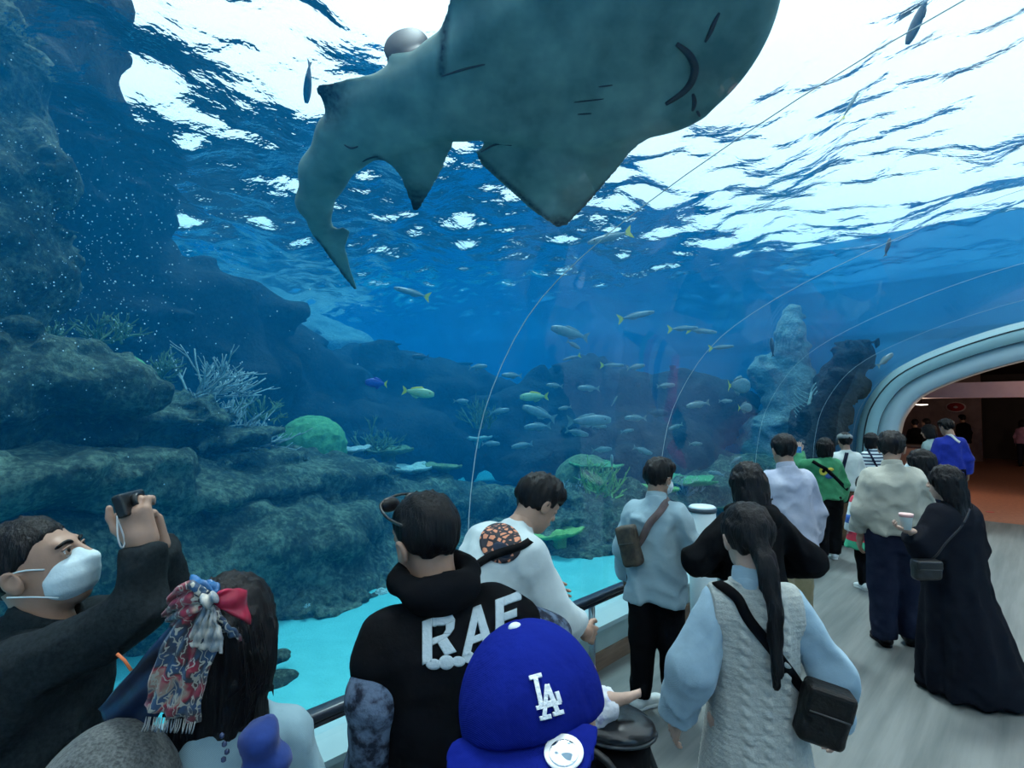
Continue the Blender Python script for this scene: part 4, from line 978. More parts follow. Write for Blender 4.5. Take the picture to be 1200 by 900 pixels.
def sheet_ribbon(person, name, rows, m, parent=None, th=.006, pleat=.006, nple=5, n=26, k=13):
    """soft cloth strip; rows: picture points (px, py, Z, half width px vector dx, dy)"""
    L = spline([person.wpt(a-dx, b-dy, z) for a, b, z, dx, dy in rows], n); Rr = spline([person.wpt(a+dx, b+dy, z) for a, b, z, dx, dy in rows], n)
    V = []; nv = np.cross(Rr[n//2]-L[n//2], L[-1]-L[0]); nv /= np.linalg.norm(nv)+1e-9
    for i in range(n):
        for j in range(k):
            u = j/(k-1); V.append(L[i]*(1-u)+Rr[i]*u + nv*pleat*(math.sin(u*math.pi*nple + .3*i) + .4*math.sin(i*.9+u*5)))
    F = [(i*k+j, i*k+j+1, (i+1)*k+j+1, (i+1)*k+j) for i in range(n-1) for j in range(k-1)]
    o = person.part(name, (V, F), m, parent); s = o.modifiers.new('thick', 'SOLIDIFY'); s.thickness = th; s.offset = 0; return o
def ring_px(cx, cy, rx, ry, n=28, rot=0): return [(cx + rx*math.cos(a)*math.cos(rot) - ry*math.sin(a)*math.sin(rot), cy + rx*math.cos(a)*math.sin(rot) + ry*math.sin(a)*math.cos(rot)) for a in np.linspace(0, 2*math.pi, n, endpoint=False)]

# --- masked man filming with raised arms
p = Person(46, 1.50, 1.75, -42, 'masked man in dark fleece jacket filming with both arms raised', lean=2, head=(8, 24, 0), hair='crop', arms=None, hands=False, hair_m=HAIR)
eR, wR, eL, wL = p.wpt(164, 716, 1.40), p.wpt(167, 638, 1.44), p.wpt(186, 690, 1.58), p.wpt(183, 642, 1.53)
bpy.data.objects.remove(p.hair); [bpy.data.objects.remove(c) for c in list(p.root.children)]
p.arm = [(eL, wL, ((-1, .2, 0), 1.15, (.25, -.15, 1))), (eR, wR, ((1, .1, 0), 1.15, (0, -.28, 1)))]
p.make_body(True, .6)
p.part('hair', xf(hair_vf('crop'), p.hc, p.Rh, p.hs), HAIR)
fleece = cloth('dark_fleece', (.020, .026, .030), (.010, .014, .017), 90, weave=0, bump=.6)
p.shirt(fleece, hem=-.12, loose=1.22, arm=(.086, .066, .046, .90), name='jacket', fold=.010, h=.012)
p.collar(fleece, .075, .06); p.trousers(BLACK); p.shoes(BLK_SH)
for e, w in ((eR, wR), (eL, wL)): p.part('cuff', tube_vf([e + (w-e)*.80, e + (w-e)*.97], (.044, .042), 16), BLACK)
p.mask()
eyw = mat('eye_white', (.75, .75, .72), (.7, .7, .68), 5, .2); iris = mat('iris', (.02, .012, .01), rough=.1)
for sx in (-1, 1):
    def ell(c, r): 
        V, F = lathe_vf([(max(.001, r*math.sin(a)), -r*math.cos(a)) for a in np.linspace(.05, 3.09, 10)], 12); return p.hs*(np.array(V) + c) @ p.Rh.T + p.hc, F
    ey = p.part('eye', ell(np.array([sx*.031, .0805, .005]), .0118), eyw); p.part('iris', ell(np.array([sx*.0325, .0900, .007]), .0050), iris, ey)
    V, F = tube_vf(spline([(sx*.014, .096, .022), (sx*.032, .093, .028), (sx*.050, .076, .022)], 8), (.003, .0045, .005, .005, .005, .0045, .004, .002), 6); p.part('eyebrow', (p.hs*V @ p.Rh.T + p.hc, F), HAIR)
    V, F = tube_vf(spline([(sx*.018, .0935, .012), (sx*.032, .0955, .0165), (sx*.046, .084, .011)], 8), .0022, 6); p.part('eyelid', (p.hs*V @ p.Rh.T + p.hc, F), p.skin)
zip_m = mat('orange_zip', (.85, .22, .08), (.75, .18, .06), 20, .5)
p.part('zip', tube_vf([p.wpt(137, 766, 1.30), p.wpt(146, 774, 1.30), p.wpt(154, 786, 1.30)], .0035, 6), zip_m)
cm = empty('compact_camera', tuple(P(153, 590, 1.46)), 0, 'small black camera held up in the masked man\'s hands', 'camera'); cm.rotation_euler = (rad(20), 0, rad(-42))
o = mesh_obj('body', box_vf((-.052, -.012, -.030), (.052, .014, .030)), BLK_PL, cm, smooth=False); bevel_obj(o, .006, 3)
o = mesh_obj('lens', lathe_vf([(.001, 0), (.022, 0), (.021, .016), (.018, .018), (.016, .012), (.001, .012)], 20), BLK_PL, cm); o.rotation_euler = (-math.pi/2, 0, 0); o.location = (0, .012, 0)
mesh_obj('screen', box_vf((-.044, -.0135, -.024), (.030, -.011, .024)), mat('screen_off', (.02, .03, .05), rough=.1), cm, smooth=False)
V = spline([(.05, -.01, -.02), (.058, -.02, -.07), (.05, -.025, -.10), (.038, -.02, -.085), (.05, -.012, -.03)], 24); mesh_obj('wrist_strap', tube_vf(V, .0022, 6), mat('white_cord', (.7, .7, .7)), cm)

# --- woman with the silk scarf in her hair
w2 = Person(266, 1.24, 1.65, 62, 'woman with long black hair tied in a patterned silk scarf', female=True, head=(0, 6, 4), hair='verylong', lean=3)
light_blue = cloth('pale_blue_cotton', (.24, .36, .41), (.19, .30, .36), 5)
w2.shirt(light_blue, hem=-.1, loose=1.08, arm=(.07, .06, .05, .97), fold=.008); w2.trousers(DENIM); w2.shoes(BLK_SH)
def scarf_mat():
    m = bpy.data.materials.new('silk_scarf'); t = nt(m); N = t.nodes; L = t.links; b = N['Principled BSDF']; b.inputs['Roughness'].default_value = .38; b.inputs['Sheen Weight'].default_value = .2
    tc = N.new('ShaderNodeTexCoord'); n1 = N.new('ShaderNodeTexNoise'); n1.inputs['Scale'].default_value = 9; n1.inputs['Detail'].default_value = 2; n1.inputs['Distortion'].default_value = 1.2
    wv = N.new('ShaderNodeTexWave'); wv.inputs['Scale'].default_value = 14; wv.inputs['Distortion'].default_value = 14; wv.inputs['Detail'].default_value = 2; wv.inputs['Detail Scale'].default_value = 2.5
    for x in (n1, wv): L.new(tc.outputs['Object'], x.inputs['Vector'])
    c1 = N.new('ShaderNodeValToRGB'); e = c1.color_ramp.elements; e[0].color = (.008, .03, .08, 1); e[1].position = .40; e[1].color = (.012, .06, .14, 1)
    for ps, cc in ((.50, (.012, .012, .02, 1)), (.60, (.32, .010, .04, 1)), (.67, (.35, .26, .20, 1)), (.71, (.012, .05, .12, 1))): k = e.new(ps); k.color = cc
    c2 = N.new('ShaderNodeValToRGB'); e = c2.color_ramp.elements; e[0].position = .86; e[0].color = (0, 0, 0, 1); e[1].position = .91; e[1].color = (1, 1, 1, 1)
    mx = N.new('ShaderNodeMix'); mx.data_type = 'RGBA'; mx.inputs['B'].default_value = (.38, .36, .30, 1)
    L.new(n1.outputs['Fac'], c1.inputs[0]); L.new(wv.outputs['Fac'], c2.inputs[0]); L.new(c2.outputs[0], mx.inputs['Factor']); L.new(c1.outputs[0], mx.inputs['A']); L.new(mx.outputs['Result'], b.inputs['Base Color']); return m
silk = scarf_mat(); silk_red = mat('silk_red', (.40, .012, .05), (.26, .008, .03), 6, .4); silk_cream = mat('silk_cream', (.48, .44, .38), (.10, .16, .22), 26, .4, stretch=(3, 1, 1)); 
sc = sheet_ribbon(w2, 'scarf', [(243, 706, 1.05, 12, 4), (228, 745, 1.04, 26, 8), (212, 790, 1.04, 30, 8), (200, 838, 1.05, 32, 10)], silk, nple=6, pleat=.008)
sheet_ribbon(w2, 'scarf_tail', [(238, 706, 1.07, 9, 6), (210, 755, 1.09, 20, 10), (175, 805, 1.10, 24, 14), (140, 850, 1.12, 26, 18)], mat('silk_dark', (.015, .03, .08), (.01, .015, .03), 14, .4), sc, nple=4)
sheet_ribbon(w2, 'bow_loop', [(244, 703, 1.04, 2, 8), (225, 700, 1.03, 3, 18), (207, 712, 1.05, 5, 16), (197, 724, 1.08, 4, 9)], silk, sc, nple=5, pleat=.007)
sheet_ribbon(w2, 'bow_loop', [(244, 700, 1.05, 4, 5), (242, 688, 1.05, 14, 5), (238, 682, 1.08, 16, 4)], mat('silk_blue', (.03, .14, .34), (.02, .08, .2), 10, .4), sc, nple=3)
sheet_ribbon(w2, 'bow_loop', [(246, 703, 1.05, 2, 5), (262, 704, 1.05, 2, 12), (280, 708, 1.07, 3, 18), (290, 712, 1.10, 3, 20)], silk_red, sc, nple=3, pleat=.004)
sheet_ribbon(w2, 'bow_loop', [(247, 705, 1.04, 3, 6), (244, 735, 1.03, 14, 5), (240, 760, 1.03, 20, 5)], silk_cream, sc, nple=7, pleat=.006)
sheet_ribbon(w2, 'bow_loop', [(246, 706, 1.04, 3, 4), (258, 728, 1.045, 10, 6), (268, 742, 1.06, 15, 8)], silk, sc, nple=5, pleat=.005)
c = w2.wpt(244, 703, 1.03)
def knot(X, Y, Z): return s_ell(X, Y, Z, c, (.017, .016, .013)) + np.float32(.004)*np.sin(X*300+Z*180)
w2.part('knot', sdf_mesh(knot, c-.03, c+.03, .003, 1), silk_cream, sc)
rg = random.Random(4); parts = []
for i in range(22):
    x0 = 172 + i*2.7 + rg.uniform(-1, 1); y0 = 846 - i*.05 + (i-11)*.2; parts.append(tube_vf(spline([w2.wpt(x0, y0-4, 1.05), w2.wpt(x0-2, y0+6, 1.04), w2.wpt(x0-4+rg.uniform(-2, 2), y0+13, 1.04)], 5), .0012, 4))
w2.part('fringe', join_vf(parts), silk_cream, sc)
parts = []
for i in range(46):
    x0 = 292 + rg.uniform(-14, 16); y0 = 760 + rg.uniform(-40, 20); x1 = 285 + rg.uniform(-35, 12); y1 = 850 + rg.uniform(-30, 28); z = rg.uniform(1.14, 1.24)
    parts.append(tube_vf(spline([w2.wpt(x0, y0, z), w2.wpt(x0+rg.uniform(-2, 8), (y0+y1)/2, z), w2.wpt(x1, y1, z)], 9), .0016, 4))
w2.part('hair_strands', join_vf(parts), HAIR)
tw = cloth('tweed', (.10, .11, .11), (.03, .035, .04), 160, weave=0, bump=.8)
c = w2.wpt(125, 935, 1.05)
def coat(X, Y, Z): return smin(s_ell(X, Y, Z, c, (.12, .13, .13)), s_ell(X, Y, Z, c + np.array([.0, -.02, -.2]), (.15, .16, .25)), .08) + folds(X, Y, Z, .006)
w2.part('coat', sdf_mesh(coat, c + np.array([-.24, -.26, -.5]), c + np.array([.24, .26, .2]), .014, 1), tw)
blue_sl = cloth('royal_blue_fleece', (.012, .04, .20), (.008, .025, .13), 12, weave=0)
c = w2.wpt(305, 885, 1.10)
def slv(X, Y, Z): return smin(s_ell(X, Y, Z, c + np.array([0, .0, .035]), (.035, .05, .032)), smin(s_ell(X, Y, Z, c + np.array([.012, 0, -.02]), (.042, .05, .035)), s_ell(X, Y, Z, c + np.array([0, 0, -.08]), (.05, .06, .045)), .02), .02) + folds(X, Y, Z, .006, 1.8)
w2.part('sleeve', sdf_mesh(slv, c-.17, c+.12, .008, 1), blue_sl)
for x, y in ((256, 862), (259, 872), (262, 881), (258, 890)):
    V, F = lathe_vf([(.001, -.006), (.005, -.003), (.005, .003), (.001, .006)], 8); w2.part('bead', (np.array(V) + w2.wpt(x+4, y, 1.09), F), mat('dark_bead', (.05, .07, .15), rough=.2))

# --- man in the black lettered vest
v = Person(541, 1.62, 1.79, 66, 'man in black lettered hooded vest with mottled blue sleeves', lean=6, roll=-6, head=(22, -6, -4), hair='crop')
eL, wL = v.wpt(440, 815, 1.50), v.wpt(428, 930, 1.52); eR, wR = v.wpt(640, 745, 1.78), v.wpt(615, 790, 2.05)
for cobj in list(v.root.children): bpy.data.objects.remove(cobj)
v.arm = [(eL, wL, None), (eR, wR, None)]; v.make_body(True, .5); v.part('hair', xf(hair_vf('crop'), v.hc, v.Rh, v.hs), HAIR)
vest_m = cloth('black_quilt', (.007, .007, .009), (.005, .005, .006), 10, weave=0); mott = mat('mottled_sleeve', (.13, .18, .27), (.008, .012, .03), 24, .8, .3, 60, ramp=(.42, .58))
v.garment('sleeves', mott, None, (.060, .064, .054, .96), .008, .012)
v.shirt(vest_m, hem=-.12, loose=1.20, arm=(.108, .088, .05, -.62), name='vest', fold=.006, h=.012); vs_surf = v.last
v.trousers(BLACK); v.shoes(BLK_SH)
hc_ = v.neck + v.R @ np.array([0, -.045, .012])
def hood(X, Y, Z):
    x, y, z = to_local(X, Y, Z, hc_, v.R); d = s_ell(x, y, z, (0, -.03, -.005), (.105, .05, .05)); d = smin(d, np.sqrt((np.sqrt((x/1.10)**2+(y-.045)**2)-.088)**2 + (z-.02-.25*y)**2) - .029, .03)
    return smax(d, -s_ell(x, y, z, (0, .03, .09), (.07, .075, .11)), .02) + folds(x, y, z, .006, 1.4)
v.part('hood', sdf_mesh(hood, hc_-.24, hc_+.24, .010, 1), vest_m)
letter = mat('grey_letter', (.50, .58, .62), (.40, .49, .54), 25, .8, .2, 80)
def sk(pts, ox, oy, sx, sy): return [(ox + x*sx + (1-y)*0, oy - y*sy - x*sx*.38) for x, y in pts]     # slanted baseline
R_ = [[(0, 0), (.30, 0), (.30, 1), (0, 1)], [(.30, .80), (.30, 1), (.68, 1), (.90, .92), (1, .76), (.72, .72), (.64, .80)], [(.72, .72), (1, .76), (.98, .56), (.86, .46), (.64, .52), (.72, .60)], [(.30, .52), (.64, .52), (.86, .46), (.66, .38), (.30, .36)], [(.46, .38), (.76, .41), (1.04, 0), (.70, 0)]]
A_ = [[(0, 0), (.28, 0), (.62, 1), (.36, 1)], [(.72, 0), (1, 0), (.62, 1), (.40, 1)], [(.18, .2), (.80, .2), (.76, .36), (.24, .36)]]
F_ = [[(0, 0), (.32, 0), (.32, 1), (0, 1)], [(.32, .78), (1, .78), (1, 1), (.32, 1)], [(.32, .40), (.82, .40), (.82, .60), (.32, .60)]]
for gl_, ox, oy, sx, sy in ((R_, 495, 779, 38, 50), (A_, 541, 770, 36, 52), (F_, 580, 750, 30, 46)):
    decal(v, 'letter', [sk(q, ox, oy, sx, sy) for q in gl_], vs_surf, letter)
decal(v, 'letter_base', [ring_px(508, 778, 9, 6), ring_px(523, 776, 9, 8), ring_px(537, 775, 8, 6), ring_px(549, 770, 7, 7)], vs_surf, letter)
# sunglasses pushed up on his head
gx = [(-.083, -.03, .055), (-.088, .03, .075), (-.07, .085, .105), (0, .10, .118), (.07, .085, .105), (.088, .03, .075), (.083, -.03, .055)]
V, F = tube_vf(spline(gx, 30), .004, 6); gls = v.part('sunglasses', (v.hs*V @ v.Rh.T + v.hc, F), BLK_PL)
for sx in (-1, 1):
    def lens(X, Y, Z): return s_ell(X, Y, Z, (sx*.038, .093, .098), (.032, .012, .022))
    v.part('lens', xf(sdf_mesh(lens, (sx*.038-.04, .07, .06), (sx*.038+.04, .12, .13), .005, 1), v.hc, v.Rh, v.hs), BLK_PL, gls)

# --- man in the white tee leaning to the rail
t4 = Person(568, 2.72, 1.84, -4, 'man in white tee with round orange back print bending over the handrail', lean=36, roll=4, head=(-8, -32, 0), hair='full', hips=(0, -.12), arms=None)
wt = cloth('white_tee', (.54, .60, .61), (.47, .54, .56), 6)
for cobj in list(t4.root.children): bpy.data.objects.remove(cobj)
t4.arm = [(t4.sh[0] + np.array([-.06, .16, -.26]), t4.sh[0] + np.array([.0, .38, -.34]), None), (t4.sh[1] + np.array([.08, .08, -.28]), t4.sh[1] + np.array([.05, .30, -.40]), None)]
t4.make_body(True, .6); t4.part('hair', xf(hair_vf('full'), t4.hc, t4.Rh, t4.hs), HAIR)
t4.shirt(wt, hem=-.10, loose=1.30, arm=(.098, .085, .075, .5), name='tee', fold=.008); ts = t4.last
t4.trousers(BLACK); t4.shoes(WHITE_SH)
orng = mat('orange_print', (.62, .22, .10), (.05, .02, .02), 60, .8, ramp=(.42, .5))
def tribal():
    m = bpy.data.materials.new('tribal_print'); t = nt(m); N = t.nodes; L = t.links; b = N['Principled BSDF']; b.inputs['Roughness'].default_value = .85
    tc = N.new('ShaderNodeTexCoord'); vo = N.new('ShaderNodeTexVoronoi'); vo.feature = 'DISTANCE_TO_EDGE'; vo.inputs['Scale'].default_value = 34; L.new(tc.outputs['Object'], vo.inputs['Vector'])
    cr = N.new('ShaderNodeValToRGB'); cr.color_ramp.interpolation = 'CONSTANT'; e = cr.color_ramp.elements; e[0].color = (.012, .012, .02, 1); e[1].position = .16; e[1].color = (.60, .22, .12, 1); L.new(vo.outputs['Distance'], cr.inputs[0]); L.new(cr.outputs[0], b.inputs['Base Color']); return m
decal(t4, 'print', [ring_px(587, 637, 25, 23, rot=.5)], ts, tribal(), step=5)
decal(t4, 'print_center', [ring_px(589, 645, 12, 8, rot=.6)], ts, mat('print_navy', (.01, .02, .05), (.008, .015, .035), 30, .8), step=4, th=.006)
t4.strap([t4.wpt(538, 690, 2.6), t4.wpt(552, 655, 2.5), t4.wpt(575, 634, 2.45), t4.wpt(605, 619, 2.45), t4.wpt(630, 618, 2.6), t4.wpt(640, 640, 2.9)], .035, .006, BLACK, surf=ts)

# --- person with the blue cap
c5 = Person(628, .80, 1.70, 44, 'person wearing a royal blue baseball cap backwards', head=(0, -8, 0), hair=None, hs=.96)
c5.shirt(NAVY, hem=-.1, loose=1.1, fold=.006, h=.016); c5.trousers(BLACK, h=.018); c5.shoes(BLK_SH)
capm = mat('royal_blue_cap', (.005, .014, .19), (.004, .010, .15), 8, .9, .2, 60, spec=.05, weave=220); hc5 = c5.hc
Rc = c5.Rh @ Rz(rad(180-14)) @ Ry(rad(11)) @ Rx(rad(-10))        # the cap's own front points back at the viewer
def cap_f(X, Y, Z):
    d = s_ell(X, Y, Z, (0, -.006, .020), (.100, .120, .112)); pn = np.arctan2(X, Y+.006)
    d = d + np.float32(.0022)*np.exp(-(np.mod(pn+math.pi/6, math.pi/3)-math.pi/6)**2/.002)
    return smax(d, .004 - Z + .24*Y, .006)
capo = c5.part('cap', xf(sdf_mesh(cap_f, (-.12, -.14, -.04), (.12, .13, .15), .0055, 1), hc5, Rc, 1.10), capm); csurf_c = xf(sdf_mesh(cap_f, (-.12, -.14, -.04), (.12, .13, .15), .0055, 1), hc5, Rc, 1.10)
def brim_f(X, Y, Z):
    yy = np.clip(Y-.085, 0, .2); zc = .034 - .40*yy - 2.6*X*X*(.55+3*yy)
    a = np.sqrt((X/.098)**2 + ((Y-.075)/.098)**2); d = smax((a-1)*.085, np.abs(Z-zc)-.0035, .003); return smax(d, .06-Y, .004)
bsurf = xf(sdf_mesh(brim_f, (-.12, .04, -.09), (.12, .20, .06), .004, 2), hc5, Rc, 1.10); brim = c5.part('brim', bsurf, capm, capo)
def btn(X, Y, Z): return s_ell(X, Y, Z, (0, -.006, .130), (.010, .010, .006))
c5.part('button', xf(sdf_mesh(btn, (-.02, -.03, .115), (.02, .02, .14), .0025, 1), hc5, Rc, 1.10), mat('pale_button', (.6, .66, .7)), capo)
logo = mat('white_thread', (.72, .76, .78), (.6, .64, .68), 60, .6, .3, 200)
def bar(x0, y0, x1, y1, w): 
    dx, dy = x1-x0, y1-y0; l = math.hypot(dx, dy); nx, ny = -dy/l*w/2, dx/l*w/2; return [(x0+nx, y0+ny), (x1+nx, y1+ny), (x1-nx, y1-ny), (x0-nx, y0-ny)]
LA = [bar(620, 796, 634, 792, 5), bar(627, 795, 634, 828, 5), bar(628, 830, 656, 823, 5), bar(651, 811, 655, 824, 4.5), bar(640, 803, 637, 840, 4.5), bar(640, 803, 652, 834, 5), bar(632, 842, 645, 839, 5), bar(647, 837, 659, 834, 5), bar(638, 824, 650, 821, 3)]
for q in LA: decal(c5, 'logo_stroke', [q], csurf_c, logo, capo, step=2.0, th=.003)
foil = mat('foil_sticker', (.85, .88, .9), (.06, .10, .14), 34, .18, metal=.6, stretch=(1, 1, 2.2), ramp=(.46, .50), detail=1)
decal(c5, 'sticker', [ring_px(661, 884, 23, 22)], bsurf, mat('sticker_rim', (.85, .88, .9), rough=.3), capo, step=5, th=.0015); decal(c5, 'sticker_face', [ring_px(661, 885, 17, 16)], bsurf, foil, capo, step=4, th=.0035)

# --- man in light blue shirt with a side bag
b7 = Person(766, 3.85, 1.68, 16, 'man in light blue shirt and black trousers wearing a mask, white sneakers', lean=4, head=(-24, -6, 0), hair='full', stance=.03,
            arms=(None, ((.27, .02, 1.13), (.17, .24, 1.00), ((.5, .2, 1), .7))))
b7.mask(); lb = cloth('light_blue_shirt', (.31, .43, .49), (.26, .38, .44), 4)
b7.shirt(lb, hem=-.17, loose=1.17, arm=(.088, .078, .058, .95), fold=.011, flare=.012); s7 = b7.last
b7.collar(lb, .07, .05); b7.trousers(BLACK, (.112, .088, .068, .93)); b7.shoes(WHITE_SH, toe=-42)
strap_m = cloth('taupe_strap', (.16, .11, .11), (.11, .08, .08))
b7.strap([b7.wpt(790, 578, 3.9), b7.wpt(778, 590, 3.7), b7.wpt(758, 615, 3.65), b7.wpt(742, 640, 3.7)], .05, .006, strap_m, surf=s7)
M_ = Matrix.Translation(P(738, 640, 3.72)) @ Matrix.Rotation(rad(10), 4, 'Z') @ Matrix.Rotation(rad(-14), 4, 'Y')
bag('side_bag', 'small black and brown side bag against the light blue shirt', 'bag', M_, (.13, .10, .26), mat('bag_camo', (.09, .07, .05), (.02, .018, .018), 16, .7, .2))

# --- woman in knitted vest
k8 = Person(878, 2.14, 1.66, 40, 'woman in grey cable-knit vest over pale blue blouse with long ponytail', female=True, head=(6, -4, 0), hair='pony',
            arms=(((-.245, -.04, 1.12), (-.285, .05, .88), ((-1, -.2, 0), .5)), ((.27, -.06, 1.12), (.31, .04, .89), ((1, 0, 0), .6))))
blouse = cloth('pale_blue_blouse', (.30, .43, .52), (.25, .37, .46), 4); 
k8.garment('blouse', blouse, [(.28, .13, .10), (.40, .13, .095), (.47, .09, .075), (.53, .060, .062)], (.060, .080, .066, .94), .012, .011)
k8.collar(blouse, .066, .05)
k8.garment('skirt', blouse, [(-.66, .30, .24), (-.37, .20, .165), (-.3, .172, .14), (-.05, .155, .12), (.05, .14, .11)], None, .014, .016)
knit = mat('grey_knit', (.40, .42, .40), (.31, .34, .33), 60, .9, .5, 160, sheen=.2, spec=.1, bdist=.006)
def cable(d, X, Y, Z):
    x, y, z = to_local(X, Y, Z, k8.hip, k8.R); c = np.cos(x*2*math.pi/.075); br = np.abs(np.sin(z*2*math.pi/.085 + 1.6*np.sign(np.sin(x*math.pi/.075)))) 
    tw_ = np.abs(np.sin(z*math.pi/.045 + x*42)) ; rib = np.where(c > .1, tw_, .25)
    return d - np.float32(.010)*rib*np.clip(c+.4, 0, 1)*np.clip((z+.30)*14, 0, 1)*np.clip((.155-np.abs(x))*25, 0, 1) - np.float32(.002)*np.sin(z*320)
lv = [(-.34, .218, .172), (-.2, .206, .160), (0, .176, .142), (.16, .160, .130), (.32, .165, .130), (.40, .168, .118), (.445, .150, .100), (.485, .105, .085), (.505, .08, .078)]
def armhole(X, Y, Z):
    x, y, z = to_local(X, Y, Z, k8.hip, k8.R); return np.maximum(np.abs(x) - np.float32(.168) - .10*np.clip(.22-z, 0, 1), z-.52)
k8.garment('vest', knit, lv, (.078, .072, .05, -.80), .003, .0075, extra=cable, cut=armhole); s8 = k8.last
k8.shoes(WHITE_SH)
k8.strap([k8.wpt(838, 655, 2.1), k8.wpt(856, 685, 1.98), k8.wpt(895, 745, 1.93), k8.wpt(940, 808, 2.0)], .04, .006, BLACK, surf=s8)
M_ = Matrix.Translation(P(966, 838, 1.92)) @ Matrix.Rotation(rad(30), 4, 'Z') @ Matrix.Rotation(rad(14), 4, 'Y')
bag('shoulder_bag', 'black leather shoulder bag hanging at the knit-vest woman\'s side', 'bag', M_, (.16, .085, .19), mat('black_leather', (.008, .007, .007), (.005, .005, .005), 20, .5, .2, spec=.25))

# --- woman in black hooded top
h9 = Person(881, 3.35, 1.70, 44, 'woman in black hooded top with long black hair, elbows out', female=True, hair='long', head=(0, -8, 0), arms=None, lean=3)
for cobj in list(h9.root.children): bpy.data.objects.remove(cobj)
h9.arm = [(np.array([-.34, .03, 1.15]), np.array([-.16, .22, 1.06]), None), (np.array([.36, .02, 1.14]), np.array([.18, .22, 1.06]), None)]
h9.make_body(True, .6); h9.part('hair', xf(hair_vf('long'), h9.hc, h9.Rh, h9.hs), HAIR)
h9.shirt(BLACK, hem=-.16, loose=1.18, arm=(.10, .092, .07, .9), name='hoodie', fold=.008)
hc9 = h9.neck + h9.R @ np.array([0, -.06, -.03])
def hood9(X, Y, Z):
    x, y, z = to_local(X, Y, Z, hc9, h9.R); d = s_ell(x, y, z, (0, -.03, -.03), (.14, .06, .08)); d = smin(d, np.sqrt((np.sqrt((x/1.25)**2+(y-.06)**2)-.09)**2 + (z-.02)**2) - .035, .03); return d + folds(x, y, z, .006, 1.4)
h9.part('hood', sdf_mesh(hood9, hc9-.24, hc9+.24, .012, 1), BLACK); h9.trousers(DENIM); h9.shoes(BLK_SH)

# --- man in pale striped shirt, khaki trousers
l10 = Person(922, 4.9, 1.80, 46, 'man in pale lavender striped shirt and khaki trousers', hair='short', head=(0, -6, 0), lean=2, stance=.05)
lav = cloth('lavender_stripe', (.46, .48, .58), (.38, .41, .53), 6)
l10.shirt(lav, hem=-.20, loose=1.2, arm=(.09, .08, .06, .95), fold=.010, flare=.01); l10.collar(lav, .07, .05); l10.trousers(KHAKI, (.12, .10, .085, .97)); l10.shoes(WHITE_SH)

# --- person in the green sweatshirt, hand raised
g11 = Person(966, 7.6, 1.62, 34, 'person in green printed sweatshirt raising one hand to the glass', hair='bob', female=True, head=(12, 4, 0), stance=.06,
             arms=(((-.30, .10, 1.32), (-.27, .26, 1.52), ((0, -1, .2), .3, (0, .1, 1))), None))
grn = cloth('green_sweatshirt', (.05, .26, .12), (.035, .19, .085), 6)
g11.shirt(grn, hem=-.06, loose=1.2, arm=(.10, .09, .065, .93), name='sweatshirt', fold=.010, h=.016); s11 = g11.last; g11.trousers(BLACK, (.13, .11, .09, .96)); g11.shoes(WHITE_SH)
pet = mat('print_yellow', (.75, .60, .08), (.6, .48, .06), 8, .8); 
decal(g11, 'print', [ring_px(965, 552, 5, 5), ring_px(973, 550, 4, 2)], s11, pet, step=3); decal(g11, 'print_center', [ring_px(965, 552, 2, 2)], s11, BLACK, step=2, th=.008); decal(g11, 'print_blue', [ring_px(972, 558, 5, 3)], s11, mat('print_blue', (.05, .12, .35)), step=3)
ph = empty('phone', tuple(P(932, 527, 7.25)), rad(34), 'bright blue phone held up by the green sweatshirt wearer', 'phone'); bevel_obj(mesh_obj('case', box_vf((-.075, -.006, -.04), (.075, .006, .04)), mat('phone_blue', (.05, .22, .6), (.04, .18, .5), 6, .4), ph, smooth=False), .004); mesh_obj('screen', box_vf((-.07, -.0075, -.035), (.07, -.0055, .035)), mat('phone_screen', (.10, .35, .7), (.03, .12, .3), 30, .2), ph, smooth=False)
g11.strap([g11.wpt(950, 535, 7.5), g11.wpt(962, 543, 7.4), g11.wpt(975, 556, 7.4), g11.wpt(988, 572, 7.5)], .05, .008, BLACK, surf=s11)
M_ = Matrix.Translation(P(988, 580, 7.55)) @ Matrix.Rotation(rad(40), 4, 'Z'); bag('crossbody_bag', 'black crossbody bag on the green sweatshirt wearer\'s hip', 'bag', M_, (.14, .10, .20), BLACK, flap=False)

# --- white shirt with grey flat cap
w12 = Person(990, 8.4, 1.66, 30, 'person in white shirt with grey cap and dark shoulder strap', hair='short', head=(8, 0, 0))
wsh = cloth('white_shirt', (.62, .66, .64), (.54, .59, .58), 5); w12.shirt(wsh, loose=1.25, arm=(.09, .08, .06, .9), h=.016); s12 = w12.last; w12.trousers(BROWN, (.12, .10, .085, .97), h=.018); w12.shoes(BLK_SH)
def fcap(X, Y, Z): return smax(smin(s_ell(X, Y, Z, (0, -.01, .065), (.105, .125, .068)), s_ell(X, Y, Z, (0, .09, .045), (.075, .07, .016)), .02), .025-Z+.15*Y, .01)
w12.part('cap', xf(sdf_mesh(fcap, (-.13, -.16, 0), (.13, .18, .16), .009, 1), w12.hc, w12.Rh), cloth('grey_cap', (.20, .23, .23), (.14, .16, .17)))
w12.strap([w12.wpt(993, 528, 8.4), w12.wpt(990, 540, 8.25), w12.wpt(985, 560, 8.2)], .05, .008, NAVY, surf=s12)
